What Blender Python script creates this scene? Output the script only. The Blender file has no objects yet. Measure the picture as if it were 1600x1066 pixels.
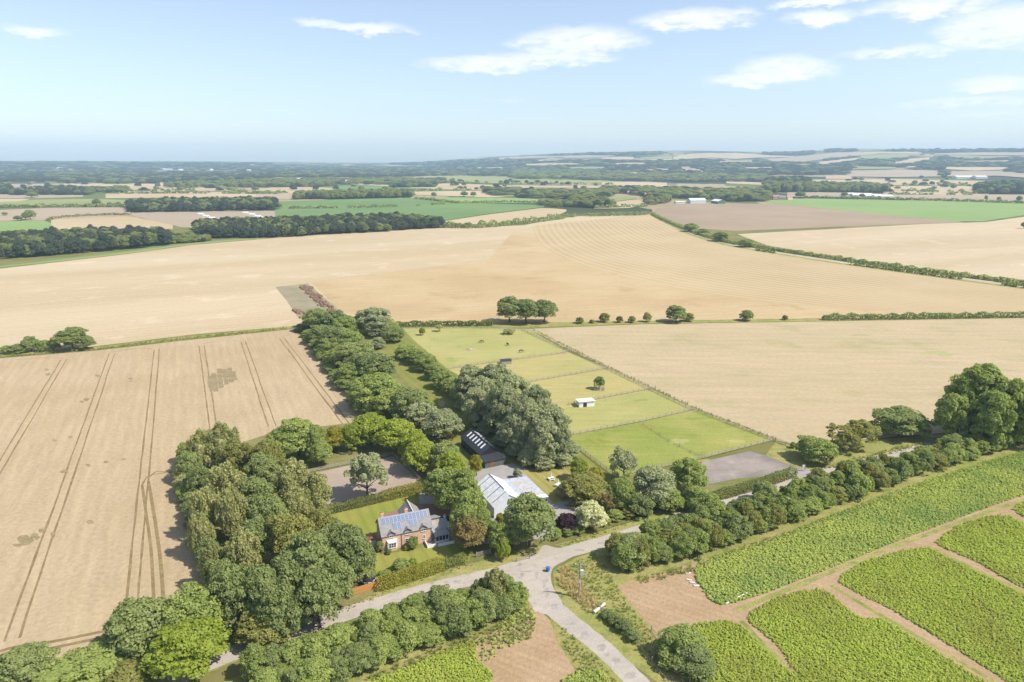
import bpy, bmesh, math, random
import numpy as np
from mathutils import Vector, Matrix
R = math.radians
random.seed(7); rng = np.random.default_rng(7)
SC = bpy.context.scene
COL = SC.collection

# ---------------------------------------------------------------- camera, sky, sun, exposure
H, F = 90.0, 1066.67
PITCH = math.atan(285 / F)
cp, sp = math.cos(PITCH), math.sin(PITCH)
cam = bpy.data.objects.new('camera', bpy.data.cameras.new('camera'))
COL.objects.link(cam); SC.camera = cam
cam.data.lens, cam.data.sensor_width = 24, 36
cam.data.clip_start, cam.data.clip_end = 1, 90000
cam.location = (0, 0, H); cam.rotation_euler = (R(90) - PITCH, 0, 0)

SUN_AZ, SUN_EL = 106, 50          # degrees clockwise from +Y (camera heading), so the sun stands to the right
sd = Vector((math.sin(R(SUN_AZ)) * math.cos(R(SUN_EL)), math.cos(R(SUN_AZ)) * math.cos(R(SUN_EL)), math.sin(R(SUN_EL))))
sun = bpy.data.objects.new('sun', bpy.data.lights.new('sun', 'SUN')); COL.objects.link(sun)
sun.data.energy, sun.data.angle, sun.data.color = 3.6, R(0.6), (1, 0.94, 0.85)
sun.rotation_euler = sd.to_track_quat('Z', 'Y').to_euler()
sun.location = (0, 0, 400)

SC.view_settings.view_transform = 'Standard'; SC.view_settings.look = 'None'
SC.view_settings.gamma = 1; SC.view_settings.use_curve_mapping = False
SC.view_settings.exposure = 0.85
SC.render.engine = 'CYCLES'
SC.cycles.use_denoising = True
SC.cycles.max_bounces = 6; SC.cycles.diffuse_bounces = 2; SC.cycles.transmission_bounces = 4; SC.cycles.volume_bounces = 2
SC.cycles.transparent_max_bounces = 4

class NT:
    """terse node-tree writer"""
    def __init__(s, nt): s.t = nt; s.n = nt.nodes; s.l = nt.links
    def new(s, ty, **kw):
        nd = s.n.new(ty)
        for k, v in kw.items(): setattr(nd, k, v)
        return nd
    def put(s, sock, v):
        if v is None: return
        if hasattr(v, 'is_output'): s.l.new(v, sock)
        elif isinstance(v, (tuple, list)) and len(v) == 3 and sock.type == 'RGBA': sock.default_value = (*v, 1)
        else: sock.default_value = v
    def math(s, op, a, b=None, c=None, clamp=False):
        nd = s.new('ShaderNodeMath', operation=op, use_clamp=clamp)
        for i, v in enumerate((a, b, c)):
            if v is not None: s.put(nd.inputs[i], v)
        return nd.outputs[0]
    def vmath(s, op, a, b=None):
        nd = s.new('ShaderNodeVectorMath', operation=op)
        s.put(nd.inputs[0], a)
        if b is not None: s.put(nd.inputs[1], b)
        return nd.outputs[0]
    def mix(s, f, a, b, blend='MIX'):
        nd = s.new('ShaderNodeMix', data_type='RGBA', blend_type=blend)
        s.put(nd.inputs[0], f); s.put(nd.inputs[6], a); s.put(nd.inputs[7], b)
        return nd.outputs[2]
    def noise(s, vec, scale, detail=4, rough=.55, dist=0):
        nd = s.new('ShaderNodeTexNoise')
        s.put(nd.inputs['Vector'], vec); nd.inputs['Scale'].default_value = scale
        nd.inputs['Detail'].default_value = detail; nd.inputs['Roughness'].default_value = rough
        nd.inputs['Distortion'].default_value = dist
        return nd.outputs[0]
    def ramp(s, v, a, b, lo=0., hi=1.):
        nd = s.new('ShaderNodeMapRange', interpolation_type='SMOOTHSTEP')
        s.put(nd.inputs[0], v); nd.inputs[1].default_value = a; nd.inputs[2].default_value = b
        nd.inputs[3].default_value = lo; nd.inputs[4].default_value = hi
        return nd.outputs[0]

def photo_angles(x, y):
    u, v = (x - 800) / F, (533 - y) / F
    d = Vector((u, cp + v * sp, v * cp - sp)).normalized()
    return math.atan2(d.x, d.y), math.asin(d.z)

world = bpy.data.worlds.new('World'); SC.world = world; world.use_nodes = True
w = NT(world.node_tree); w.n.clear()
sky = w.new('ShaderNodeTexSky', sky_type='NISHITA', sun_disc=False, sun_elevation=R(SUN_EL), sun_rotation=R(SUN_AZ),
            altitude=100, air_density=1.0, dust_density=.7, ozone_density=1.5)
tc = w.new('ShaderNodeTexCoord').outputs['Generated']
sep = w.new('ShaderNodeSeparateXYZ'); w.put(sep.inputs[0], tc)
A = w.math('ARCTAN2', sep.outputs[0], sep.outputs[1]); E_ = w.math('ARCSINE', sep.outputs[2])
comb = w.new('ShaderNodeCombineXYZ'); w.put(comb.inputs[0], w.math('MULTIPLY', A, 9.)); w.put(comb.inputs[1], w.math('MULTIPLY', E_, 26.))
n1 = w.noise(comb.outputs[0], 1.0, 7, .6); n2 = w.noise(comb.outputs[0], 3.2, 7, .62)
n3 = w.noise(comb.outputs[0], .35, 2, .5)
Aw = w.math('ADD', A, w.math('MULTIPLY', w.math('SUBTRACT', n1, .5), .06))
Ew = w.math('ADD', E_, w.math('MULTIPLY', w.math('SUBTRACT', n2, .5), .028))
cl = None
for (x, y, hw, hh, amp) in [(50, 48, 48, 8, .8), (500, 36, 55, 9, .8), (570, 44, 80, 9, 1), (905, 66, 120, 26, 1.1), (760, 100, 120, 15, 1.05), (860, 92, 120, 12, 1),
                       (1090, 30, 105, 18, 1), (1160, 22, 40, 10, .8), (1225, 108, 85, 22, 1.05), (1180, 124, 95, 11, 1), (1285, 28, 60, 12, 1), (1450, 10, 95, 16, 1.1), (1570, 42, 85, 30, 1.2),
                       (1410, 80, 85, 10, .85), (1555, 130, 65, 10, .9), (1510, 159, 90, 7, .8), (1560, 178, 90, 8, .45), (1280, 2, 70, 8, 1), (790, 155, 60, 3, .4)]:
    a0, e0 = photo_angles(x, y); wa, we = hw / F * 1.0, hh / F * 1.05
    q = w.math('ADD', w.math('POWER', w.math('DIVIDE', w.math('SUBTRACT', Aw, a0), wa), 2.), w.math('POWER', w.math('DIVIDE', w.math('SUBTRACT', Ew, e0), we), 2.))
    m = w.math('MULTIPLY', w.math('SUBTRACT', 1., q, clamp=True), amp)
    cl = m if cl is None else w.math('MAXIMUM', cl, m)
# the same kind of scattered small clouds goes on round the rest of the sky
far_side = w.math('MAXIMUM', w.ramp(w.math('ABSOLUTE', A), .72, .95), w.ramp(E_, .27, .4))
cl = w.math('MAXIMUM', cl, w.math('MULTIPLY', far_side, w.math('MULTIPLY', w.ramp(n3, .55, .72), w.ramp(E_, .02, .1))))
cloud = w.ramp(w.math('ADD', cl, w.math('MULTIPLY', w.math('SUBTRACT', n2, .55), w.math('MULTIPLY', w.math('POWER', cl, .6), 2.2))), .03, 1.05)
hsv = w.new('ShaderNodeHueSaturation'); hsv.inputs['Saturation'].default_value = .68; hsv.inputs['Value'].default_value = 1.0
w.put(hsv.inputs['Color'], sky.outputs[0])
shade = w.mix(w.ramp(n1, .3, .7), (4.9, 5.05, 5.2), (5.6, 5.6, 5.6))
bg = w.new('ShaderNodeBackground'); bg.inputs[1].default_value = 0.116
w.put(bg.inputs[0], w.mix(w.math('MULTIPLY', cloud, .9), w.mix(1., hsv.outputs[0], (.75, .80, .88), 'MULTIPLY'), shade))
out = w.new('ShaderNodeOutputWorld'); w.put(out.inputs[0], bg.outputs[0])

# ---------------------------------------------------------------- photo pixel -> place on the ground
def P(x, y, z=0.0):
    u, v = (x - 800) / F, (533 - y) / F
    dz = v * cp - sp
    t = (z - H) / dz
    return Vector((u * t, (cp + v * sp) * t, 0))
def ppm(p):                       # photo pixels per metre at a ground point
    return F / (p.y * cp + H * sp)

# far relief: flat vale, wolds rising beyond it
SKX = np.array([-600, 0, 300, 500, 560, 640, 700, 760, 850, 950, 1030, 1100, 1180, 1240, 1300, 1340, 1400, 1500, 1600, 2200.])
SKY = np.array([251.5, 251.5, 252, 253.5, 254.5, 254.5, 250, 245.5, 241.5, 238.5, 236.8, 236.8, 238.8, 238.5, 235.3, 234.3, 234.5, 235, 234.5, 237.])
SKA = np.arctan2(SKX - 800, F * cp + 285 * sp)
RS = np.interp(SKX, [500, 800], [9300, 8600]); R0 = np.interp(SKX, [500, 800, 1000], [5400, 4200, 2700])
HS = H + (248 - SKY) / F * RS * np.cos(SKA)
def height(x, y):
    x, y = np.asarray(x, float), np.asarray(y, float)
    r, a = np.hypot(x, y), np.arctan2(x, y)
    hs, rs, r0 = np.interp(a, SKA, HS), np.interp(a, SKA, RS), np.interp(a, SKA, R0)
    t = np.clip((r - r0) / (rs - r0), 0, 1)
    s = t * t * (3 - 2 * t)
    bump = (np.sin(x / 610 + 1) * np.sin(y / 830 + .5) + .6 * np.sin(x / 330 + y / 420)) * 9 * np.sin(np.pi * t)
    return np.where(y > 0, hs * s + bump, 0)
RR = np.concatenate([np.linspace(60, 2500, 120), np.geomspace(2520, 10050, 260)])
def drape(px, py, off=0.0):
    """photo pixels -> points on the relief"""
    px, py = np.asarray(px, float).ravel(), np.asarray(py, float).ravel()
    u, v = (px - 800) / F, (533 - py) / F
    dx, dy, dz = u, cp + v * sp, v * cp - sp
    hl = np.hypot(dx, dy); dx, dy, dz = dx / hl, dy / hl, dz / hl
    gap = (H + RR[None] * dz[:, None]) - height(RR[None] * dx[:, None], RR[None] * dy[:, None])
    hit = gap <= 0
    i = np.where(hit.any(1), hit.argmax(1), len(RR) - 1); i = np.maximum(i, 1)
    k = np.arange(len(px)); g0, g1 = gap[k, i - 1], gap[k, i]
    t = np.clip(g0 / np.where(np.abs(g0 - g1) < 1e-6, 1, g0 - g1), 0, 1)
    r = RR[i - 1] + (RR[i] - RR[i - 1]) * t
    x, y = dx * r, dy * r
    return np.stack([x, y, height(x, y) + off], 1)

# ---------------------------------------------------------------- object helpers
def tag(o, label=None, cat=None, group=None, kind=None):
    for k, v in (('label', label), ('category', cat), ('group', group), ('kind', kind)):
        if v: o[k] = v
    return o
def mesh_from(name, verts, faces):
    me = bpy.data.meshes.new(name)
    me.from_pydata([tuple(map(float, q)) for q in verts], [], [tuple(map(int, f)) for f in faces]); me.update()
    return me
def quads_mesh(name, V, var=None):
    """V: (n,4,3) array -> mesh of n quads"""
    n = len(V); me = bpy.data.meshes.new(name)
    me.vertices.add(n * 4); me.vertices.foreach_set('co', V.reshape(-1).astype(np.float32))
    me.loops.add(n * 4); me.loops.foreach_set('vertex_index', np.arange(n * 4, dtype=np.int32))
    me.polygons.add(n); me.polygons.foreach_set('loop_start', np.arange(0, n * 4, 4, dtype=np.int32))
    me.polygons.foreach_set('loop_total', np.full(n, 4, dtype=np.int32))
    if var is not None:
        at = me.attributes.new('var', 'FLOAT', 'FACE'); at.data.foreach_set('value', var.astype(np.float32))
    me.update(calc_edges=True)
    return me
def obj(name, me, mat=None, parent=None, loc=None, rz=0):
    o = bpy.data.objects.new(name, me); COL.objects.link(o)
    if mat and me and not me.materials: me.materials.append(mat)
    if parent: o.parent = parent
    if loc is not None: o.location = loc
    o.rotation_euler[2] = rz
    return o
def empty(name, loc, rz=0):
    o = bpy.data.objects.new(name, None); COL.objects.link(o); o.location = loc; o.rotation_euler[2] = rz
    o.empty_display_size = .5
    return o
class MB:
    """collects boxes, prisms, tubes for ONE mesh"""
    def __init__(s): s.v = []; s.f = []
    def add(s, vs, fs):
        b = len(s.v); s.v += [tuple(q) for q in vs]; s.f += [tuple(b + i for i in f) for f in fs]; return s
    def box(s, x0, x1, y0, y1, z0, z1):
        return s.add([(x0,y0,z0),(x1,y0,z0),(x1,y1,z0),(x0,y1,z0),(x0,y0,z1),(x1,y0,z1),(x1,y1,z1),(x0,y1,z1)],
                     [(0,3,2,1),(4,5,6,7),(0,1,5,4),(1,2,6,5),(2,3,7,6),(3,0,4,7)])
    def prism(s, prof, axis, a, b):
        """extrude a 2-D profile (list of (p,q)) along axis 'x' (prof=(y,z)) or 'y' (prof=(x,z))"""
        n = len(prof)
        mk = (lambda t, q: (t, q[0], q[1])) if axis == 'x' else (lambda t, q: (q[0], t, q[1]))
        vs = [mk(a, q) for q in prof] + [mk(b, q) for q in prof]
        fs = [tuple(range(n)), tuple(range(2*n-1, n-1, -1))] + [(i, (i+1) % n, n + (i+1) % n, n + i) for i in range(n)]
        return s.add(vs, fs)
    def slab(s, a, b, c, d, t):
        """thick quad a-b-c-d, thickness t downwards along its normal"""
        a, b, c, d = map(Vector, (a, b, c, d)); n = (b - a).cross(d - a).normalized() * -t
        return s.add([a, b, c, d, a + n, b + n, c + n, d + n], [(0,1,2,3),(7,6,5,4),(0,4,5,1),(1,5,6,2),(2,6,7,3),(3,7,4,0)])
    def tube(s, p, q, r0, r1, n=8):
        p, q = Vector(p), Vector(q); d = (q - p).normalized()
        u = d.orthogonal().normalized(); vv = d.cross(u)
        vs = []
        for c, r in ((p, r0), (q, r1)):
            vs += [c + (u * math.cos(2*math.pi*k/n) + vv * math.sin(2*math.pi*k/n)) * r for k in range(n)]
        return s.add(vs, [(k, (k+1) % n, n + (k+1) % n, n + k) for k in range(n)] + [tuple(range(n-1, -1, -1)), tuple(range(n, 2*n))])
    def ball(s, c, r, nu=10, nv=6):
        c = Vector(c); r = Vector(r) if hasattr(r, '__len__') else Vector((r, r, r))
        vs = [c + Vector((0, 0, r.z))]
        for j in range(1, nv):
            t = math.pi * j / nv
            vs += [c + Vector((r.x*math.sin(t)*math.cos(2*math.pi*i/nu), r.y*math.sin(t)*math.sin(2*math.pi*i/nu), r.z*math.cos(t))) for i in range(nu)]
        vs.append(c - Vector((0, 0, r.z)))
        fs = [(0, 1+i, 1+(i+1) % nu) for i in range(nu)]
        for j in range(nv-2):
            b = 1 + j*nu
            fs += [(b+i, b+nu+i, b+nu+(i+1) % nu, b+(i+1) % nu) for i in range(nu)]
        b = 1 + (nv-2)*nu; e = len(vs)-1
        fs += [(b+i, e, b+(i+1) % nu) for i in range(nu)]
        return s.add(vs, fs)
    def build(s, name, mat, parent=None, **k):
        me = mesh_from(name, s.v, s.f)
        bm = bmesh.new(); bm.from_mesh(me); bmesh.ops.recalc_face_normals(bm, faces=bm.faces); bm.to_mesh(me); bm.free()
        return obj(name, me, mat, parent, **k)

# ---------------------------------------------------------------- materials
ALB = .77
def pmat(name, col, rough=.8, spec=.2, metal=0.0):
    m = bpy.data.materials.new(name); m.use_nodes = True
    b = m.node_tree.nodes['Principled BSDF']
    b.inputs['Base Color'].default_value = (*col, 1); b.inputs['Roughness'].default_value = rough
    b.inputs['Specular IOR Level'].default_value = spec; b.inputs['Metallic'].default_value = metal
    return m, NT(m.node_tree), b
def plain(name, col, rough=.7, spec=.25, vary=.18, scale=1.5, metal=0.0):
    """paint, timber, slate ...: base colour with weathering noise"""
    m, t, b = pmat(name, col, rough, spec, metal)
    pos = t.new('ShaderNodeTexCoord').outputs['Object']
    n = t.noise(pos, scale, 5, .6)
    dark = tuple(c * (1 - vary) for c in col); lite = tuple(min(1, c * (1 + vary)) for c in col)
    t.put(b.inputs['Base Color'], t.mix(t.ramp(n, .3, .7), dark, lite))
    return m
def field_mat(name, c1, c2, big=.02, ang=0., period=0., depth=.12, c3=None, fine=1.2, fine_amt=.22, bump=.35, c3_at=(.55, .75), streak=0., rough=.95, thick=.5):
    """worked ground or turf: two tones in drifts, fine mottling, faint parallel working lines in direction ang (degrees)"""
    c1, c2, c3 = (tuple(x * ALB for x in q) if q else None for q in (c1, c2, c3))
    m, t, b = pmat(name, c1, rough, .08)
    pos = t.new('ShaderNodeNewGeometry').outputs['Position']
    mp = t.new('ShaderNodeMapping'); t.put(mp.inputs[0], pos); mp.inputs['Rotation'].default_value = (0, 0, -R(ang))
    loc = mp.outputs[0]
    st = t.new('ShaderNodeMapping'); t.put(st.inputs[0], loc); st.inputs['Scale'].default_value = (.12, 1, 1)   # drawn out along the working direction
    drift = t.noise(st.outputs[0] if streak else pos, big, 4, .55)
    col = t.mix(t.ramp(drift, .34, .66), c1, c2)
    if c3: col = t.mix(t.ramp(t.noise(pos, big * 2.7, 5, .6), *c3_at), col, c3)
    f1 = t.noise(pos, fine, 4, .65); f2 = t.noise(st.outputs[0], fine * .45, 4, .6)
    k = t.math('ADD', t.math('MULTIPLY', t.math('SUBTRACT', f1, .5), fine_amt * 2), t.math('MULTIPLY', t.math('SUBTRACT', f2, .5), fine_amt * 1.6))
    if period:
        sx = t.new('ShaderNodeSeparateXYZ'); t.put(sx.inputs[0], loc)
        yy = t.math('ADD', sx.outputs[1], t.math('MULTIPLY', drift, period * .5))
        wv = t.math('SINE', t.math('MULTIPLY', yy, 2 * math.pi / period))
        wv = t.math('POWER', t.math('ADD', t.math('MULTIPLY', wv, .5), .5), 1 / thick)
        k = t.math('SUBTRACT', k, t.math('MULTIPLY', wv, t.math('MULTIPLY', t.ramp(f2, .25, .6), depth)))
    mul = t.math('ADD', k, 1.0)
    vm = t.new('ShaderNodeVectorMath', operation='SCALE'); t.put(vm.inputs[0], col); t.put(vm.inputs['Scale'], mul)
    t.put(b.inputs['Base Color'], vm.outputs[0])
    if bump:
        bp = t.new('ShaderNodeBump'); bp.inputs['Strength'].default_value = bump; bp.inputs['Distance'].default_value = .25
        t.put(bp.inputs['Height'], f1); t.put(b.inputs['Normal'], bp.outputs[0])
    return m
def leaf_mat(name, c1, c2, trans=.46, shift=.42, drift=None):
    m = bpy.data.materials.new(name); m.use_nodes = True; t = NT(m.node_tree); t.n.clear()
    at = t.new('ShaderNodeAttribute', attribute_name='var').outputs['Fac']
    oi = t.new('ShaderNodeObjectInfo').outputs['Random']
    f = t.math('ADD', t.math('MULTIPLY', at, 1 - shift), t.math('MULTIPLY', oi, shift), clamp=True)
    col = t.mix(f, c1, c2)
    if drift:      # patches of paler, yellower plants across a crop
        lo = t.new('ShaderNodeObjectInfo').outputs['Location']
        col = t.mix(t.math('MULTIPLY', t.ramp(t.noise(lo, .06, 4, .6), .4, .7), .75), col, drift)
    d = t.new('ShaderNodeBsdfPrincipled'); t.put(d.inputs['Base Color'], col); d.inputs['Roughness'].default_value = .55; d.inputs['Specular IOR Level'].default_value = .22
    tr = t.new('ShaderNodeBsdfTranslucent')
    t.put(tr.inputs[0], t.mix(.5, col, t.mix(1., col, (1.35, 1.4, .55), 'MULTIPLY')))
    mx = t.new('ShaderNodeMixShader'); mx.inputs[0].default_value = trans
    t.put(mx.inputs[1], d.outputs[0]); t.put(mx.inputs[2], tr.outputs[0])
    o = t.new('ShaderNodeOutputMaterial'); t.put(o.inputs[0], mx.outputs[0])
    return m
LEAF = dict(
    dark=leaf_mat('leaf_dark', (0.182, 0.230, 0.079), (0.390, 0.434, 0.155)),
    mid=leaf_mat('leaf_mid', (0.218, 0.283, 0.071), (0.440, 0.491, 0.146)),
    bright=leaf_mat('leaf_bright', (0.226, 0.295, 0.039), (0.443, 0.488, 0.070)),
    olive=leaf_mat('leaf_olive', (0.215, 0.226, 0.059), (0.409, 0.394, 0.113)),
    grey=leaf_mat('leaf_grey', (0.250, 0.284, 0.149), (0.536, 0.545, 0.301)),
    birch=leaf_mat('leaf_birch', (0.283, 0.296, 0.110), (0.566, 0.547, 0.235)),
    gold=leaf_mat('leaf_gold', (0.251, 0.241, 0.026), (0.460, 0.413, 0.054)),
    cream=leaf_mat('leaf_cream', (.58, .58, .32), (.84, .83, .52)),
    purple=leaf_mat('leaf_purple', (0.052, 0.025, 0.036), (0.113, 0.054, 0.065)),
    brown=leaf_mat('leaf_brown', (0.231, 0.184, 0.060), (0.405, 0.317, 0.120)),
    hedge=leaf_mat('leaf_hedge', (0.147, 0.183, 0.051), (0.271, 0.293, 0.084)),
    hedge_gold=leaf_mat('leaf_hedge_gold', (0.248, 0.248, 0.039), (0.406, 0.370, 0.063)),
    wood=leaf_mat('leaf_wood', (0.054, 0.075, 0.043), (0.123, 0.143, 0.081), .3, .5),
    crop=leaf_mat('leaf_crop', (0.361, 0.471, 0.074), (0.675, 0.710, 0.137), .45, .35, (.42, .44, .085)),
    crop_blue=leaf_mat('leaf_crop_blue', (0.380, 0.464, 0.120), (0.701, 0.728, 0.210), .45, .35, (.30, .42, .12)),
    grass=leaf_mat('grass_blades', (.25, .29, .075), (.42, .43, .15), .4, .5),
    straw=leaf_mat('straw_blades', (.56, .45, .23), (.74, .61, .35), .4, .5),
)
BARK = plain('bark', (.12, .095, .07), .9, .1, .3, 3)
STRAW = field_mat('stubble_pale', (0.625, 0.505, 0.333), (0.552, 0.434, 0.264), .012, 27, 6.5, .10, (0.706, 0.578, 0.397), .55, .20, .25, streak=1)
STRAW_O = field_mat('stubble_ripe', (.52, .378, .2), (.585, .445, .255), .011, 15, 7.5, .05, (.465, .332, .17), .55, .20, .25)
WHEAT = field_mat('standing_wheat', (0.525, 0.405, 0.252), (0.482, 0.365, 0.216), .02, -65, 3.4, .05, (0.460, 0.345, 0.196), .85, .30, .8, (.66, .8))
FALLOW = field_mat('pale_fallow', (0.541, 0.428, 0.265), (0.500, 0.403, 0.239), .014, -3, 9, .035, (0.403, 0.367, 0.170), .6, .24, .3, (.5, .78), streak=1)
PLOUGH = field_mat('ploughed_soil', (.375, .282, .190), (.43, .325, .222), .006, 5, 14, .1, None, .5, .14, .5)
GREEN_R = field_mat('young_green_crop', (0.254, 0.363, 0.115), (0.295, 0.391, 0.135), .006, 3, 24, .05, None, .4, .1, .2)
GREEN_D = field_mat('deep_green_crop', (0.158, 0.256, 0.090), (0.200, 0.297, 0.100), .005, 30, 24, .06, None, .3, .12, .2)
GREEN_L = field_mat('light_pasture', (0.282, 0.316, 0.111), (0.348, 0.351, 0.143), .004, 0, 0, .0, None, .3, .12, .2)
FAR_STRAW = field_mat('far_stubble', (0.588, 0.470, 0.291), (0.525, 0.400, 0.230), .003, 12, 40, .06, None, .1, .1, 0)
FAR_PINK = field_mat('far_fallow', (0.494, 0.378, 0.270), (0.425, 0.342, 0.240), .003, 12, 40, .06, None, .1, .1, 0)
PADDOCK = field_mat('paddock_grass', (0.383, 0.378, 0.127), (0.455, 0.416, 0.163), .03, 0, 0, 0, (0.310, 0.339, 0.093), 1.1, .24, .5, (.55, .75))
PADDOCK_Y = field_mat('dry_paddock_grass', (0.483, 0.407, 0.165), (0.425, 0.384, 0.148), .04, 0, 0, 0, (0.345, 0.342, 0.124), 1.1, .24, .5, (.6, .8))
PADDOCK_G = field_mat('lush_paddock_grass', (0.283, 0.319, 0.072), (0.377, 0.362, 0.106), .035, 0, 0, 0, (0.225, 0.281, 0.054), 1.2, .32, .6, (.5, .75))
LAWN = field_mat('striped_lawn', (0.270, 0.297, 0.054), (0.333, 0.319, 0.078), .08, 115, 3.2, .16, None, 1.4, .18, .3)
LAWN_DRY = field_mat('parched_lawn', (0.414, 0.345, 0.114), (0.356, 0.322, 0.098), .08, 115, 3.0, .22, None, 1.4, .18, .3)
VERGE = field_mat('rough_verge', (0.287, 0.299, 0.081), (0.390, 0.342, 0.130), .09, 0, 0, 0, (0.189, 0.232, 0.052), 1.3, .4, .9, (.5, .7))
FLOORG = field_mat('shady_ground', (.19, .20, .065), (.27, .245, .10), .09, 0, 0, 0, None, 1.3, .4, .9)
SOIL = field_mat('bare_soil', (.435, .30, .17), (.49, .35, .21), .08, -30, 1.6, .10, (0.367, 0.253, 0.154), 1.2, .24, .8, (.58, .8))
CROPSOIL = field_mat('crop_understorey', (.235, .275, .075), (.30, .29, .11), .1, 0, 0, 0, None, 1.6, .5, .8)
ROAD = field_mat('bleached_lane', (0.468, 0.413, 0.348), (0.520, 0.457, 0.384), .12, 25, 0, 0, (0.312, 0.286, 0.256), 1.4, .2, .25, (.56, .72))
GRAVEL = field_mat('gravel_yard_stone', (0.375, 0.319, 0.276), (0.250, 0.219, 0.198), .07, 20, 0, 0, (0.450, 0.388, 0.336), 2.0, .25, .4)
ARENA = field_mat('arena_sand', (0.414, 0.328, 0.259), (0.460, 0.368, 0.287), .06, 25, 2.2, .05, None, 1.5, .15, .3)
PAVE = field_mat('paving', (0.432, 0.396, 0.372), (0.360, 0.336, 0.318), .2, 25, 0, 0, None, 2.0, .15, .2)
TRAM = field_mat('track_soil_and_shade', (.26, .185, .09), (.32, .235, .12), .3, 0, 0, 0, (.24, .19, .075), 1.2, .35, .4)  # bare soil, darkened to paint in the shade down in the wheat's wheel grooves
LODGED = field_mat('flattened_wheat', (0.300, 0.237, 0.123), (0.360, 0.279, 0.157), .3, 0, 0, 0, None, 1.2, .4, .4)

# ---------------------------------------------------------------- the ground sheets
def poly_sheet(name, pts, mat, z, smooth=True, kind='structure'):
    """pts: world (x,y) outline"""
    if smooth: pts = soften(pts)
    bm = bmesh.new()
    vs = [bm.verts.new((p[0], p[1], z)) for p in pts]
    f = bm.faces.new(vs)
    if f.normal.z < 0: f.normal_flip()
    bm.normal_update()
    if f.normal.z < 0: f.normal_flip()
    bmesh.ops.triangulate(bm, faces=[f])
    me = bpy.data.meshes.new(name); bm.to_mesh(me); bm.free()
    return tag(obj(name, me, mat), kind=kind)
def soften(pts, n=5, closed=True):
    """Catmull-Rom through the points"""
    pts = [np.array(p[:2], float) for p in pts]; out = []; m = len(pts)
    for i in range(m if closed else m - 1):
        if closed: p0, p1, p2, p3 = pts[i-1], pts[i], pts[(i+1) % m], pts[(i+2) % m]
        else: p0, p1, p2, p3 = pts[max(i-1, 0)], pts[i], pts[i+1], pts[min(i+2, m-1)]
        L = np.linalg.norm(p2 - p1)
        t1 = (p2 - p0); t1 *= L / max(1e-6, np.linalg.norm(p2 - p1) + np.linalg.norm(p1 - p0))
        t2 = (p3 - p1); t2 *= L / max(1e-6, np.linalg.norm(p3 - p2) + np.linalg.norm(p2 - p1))
        for k in range(n):
            t = k / n; a, b = t*t, t*t*t
            out.append((2*b-3*a+1)*p1 + (b-2*a+t)*t1 + (-2*b+3*a)*p2 + (b-a)*t2)
    if not closed: out.append(pts[-1])
    return out
def sheet(name, px, mat, z, smooth=False):
    return poly_sheet(name, [P(*q) for q in px], mat, z, smooth)
def band(name, cols, mat, off=1.0, rows=4, step=14):
    """far field lying on the relief; cols = (x, y_far, y_near) in photo pixels"""
    c = np.array(cols, float); n = max(3, int((c[-1, 0] - c[0, 0]) / step) + 2)
    xs = np.linspace(c[0, 0], c[-1, 0], n); yt, yb = np.interp(xs, c[:, 0], c[:, 1]), np.interp(xs, c[:, 0], c[:, 2])
    g = np.array([[(x, a + (b - a) * j / rows) for j in range(rows + 1)] for x, a, b in zip(xs, yt, yb)])
    v = drape(g[..., 0], g[..., 1], off)
    f = [(i*(rows+1)+j, i*(rows+1)+j+1, (i+1)*(rows+1)+j+1, (i+1)*(rows+1)+j) for i in range(n-1) for j in range(rows)]
    return tag(obj(name, mesh_from(name, v, f), mat), kind='structure')
def ribbon(name, pts, width, mat, z, n=6, jitter=0.0, kind='structure', parent=None):
    c = soften(pts, n, False); L = []; Rr = []
    for i, p in enumerate(c):
        d = c[min(i+1, len(c)-1)] - c[max(i-1, 0)]; d = d / (np.linalg.norm(d) + 1e-9); nn = np.array((-d[1], d[0]))
        wd = (width(i / (len(c)-1)) if callable(width) else width) / 2
        L.append(p + nn * (wd + random.uniform(-jitter, jitter))); Rr.append(p - nn * (wd + random.uniform(-jitter, jitter)))
    v = [(q[0], q[1], z) for q in L] + [(q[0], q[1], z) for q in Rr]; m = len(c)
    return tag(obj(name, mesh_from(name, v, [(i, m+i, m+i+1, i+1) for i in range(m-1)]), mat, parent), kind=kind)
def pts(px): return [P(*q)[:2] for q in px]

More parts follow.
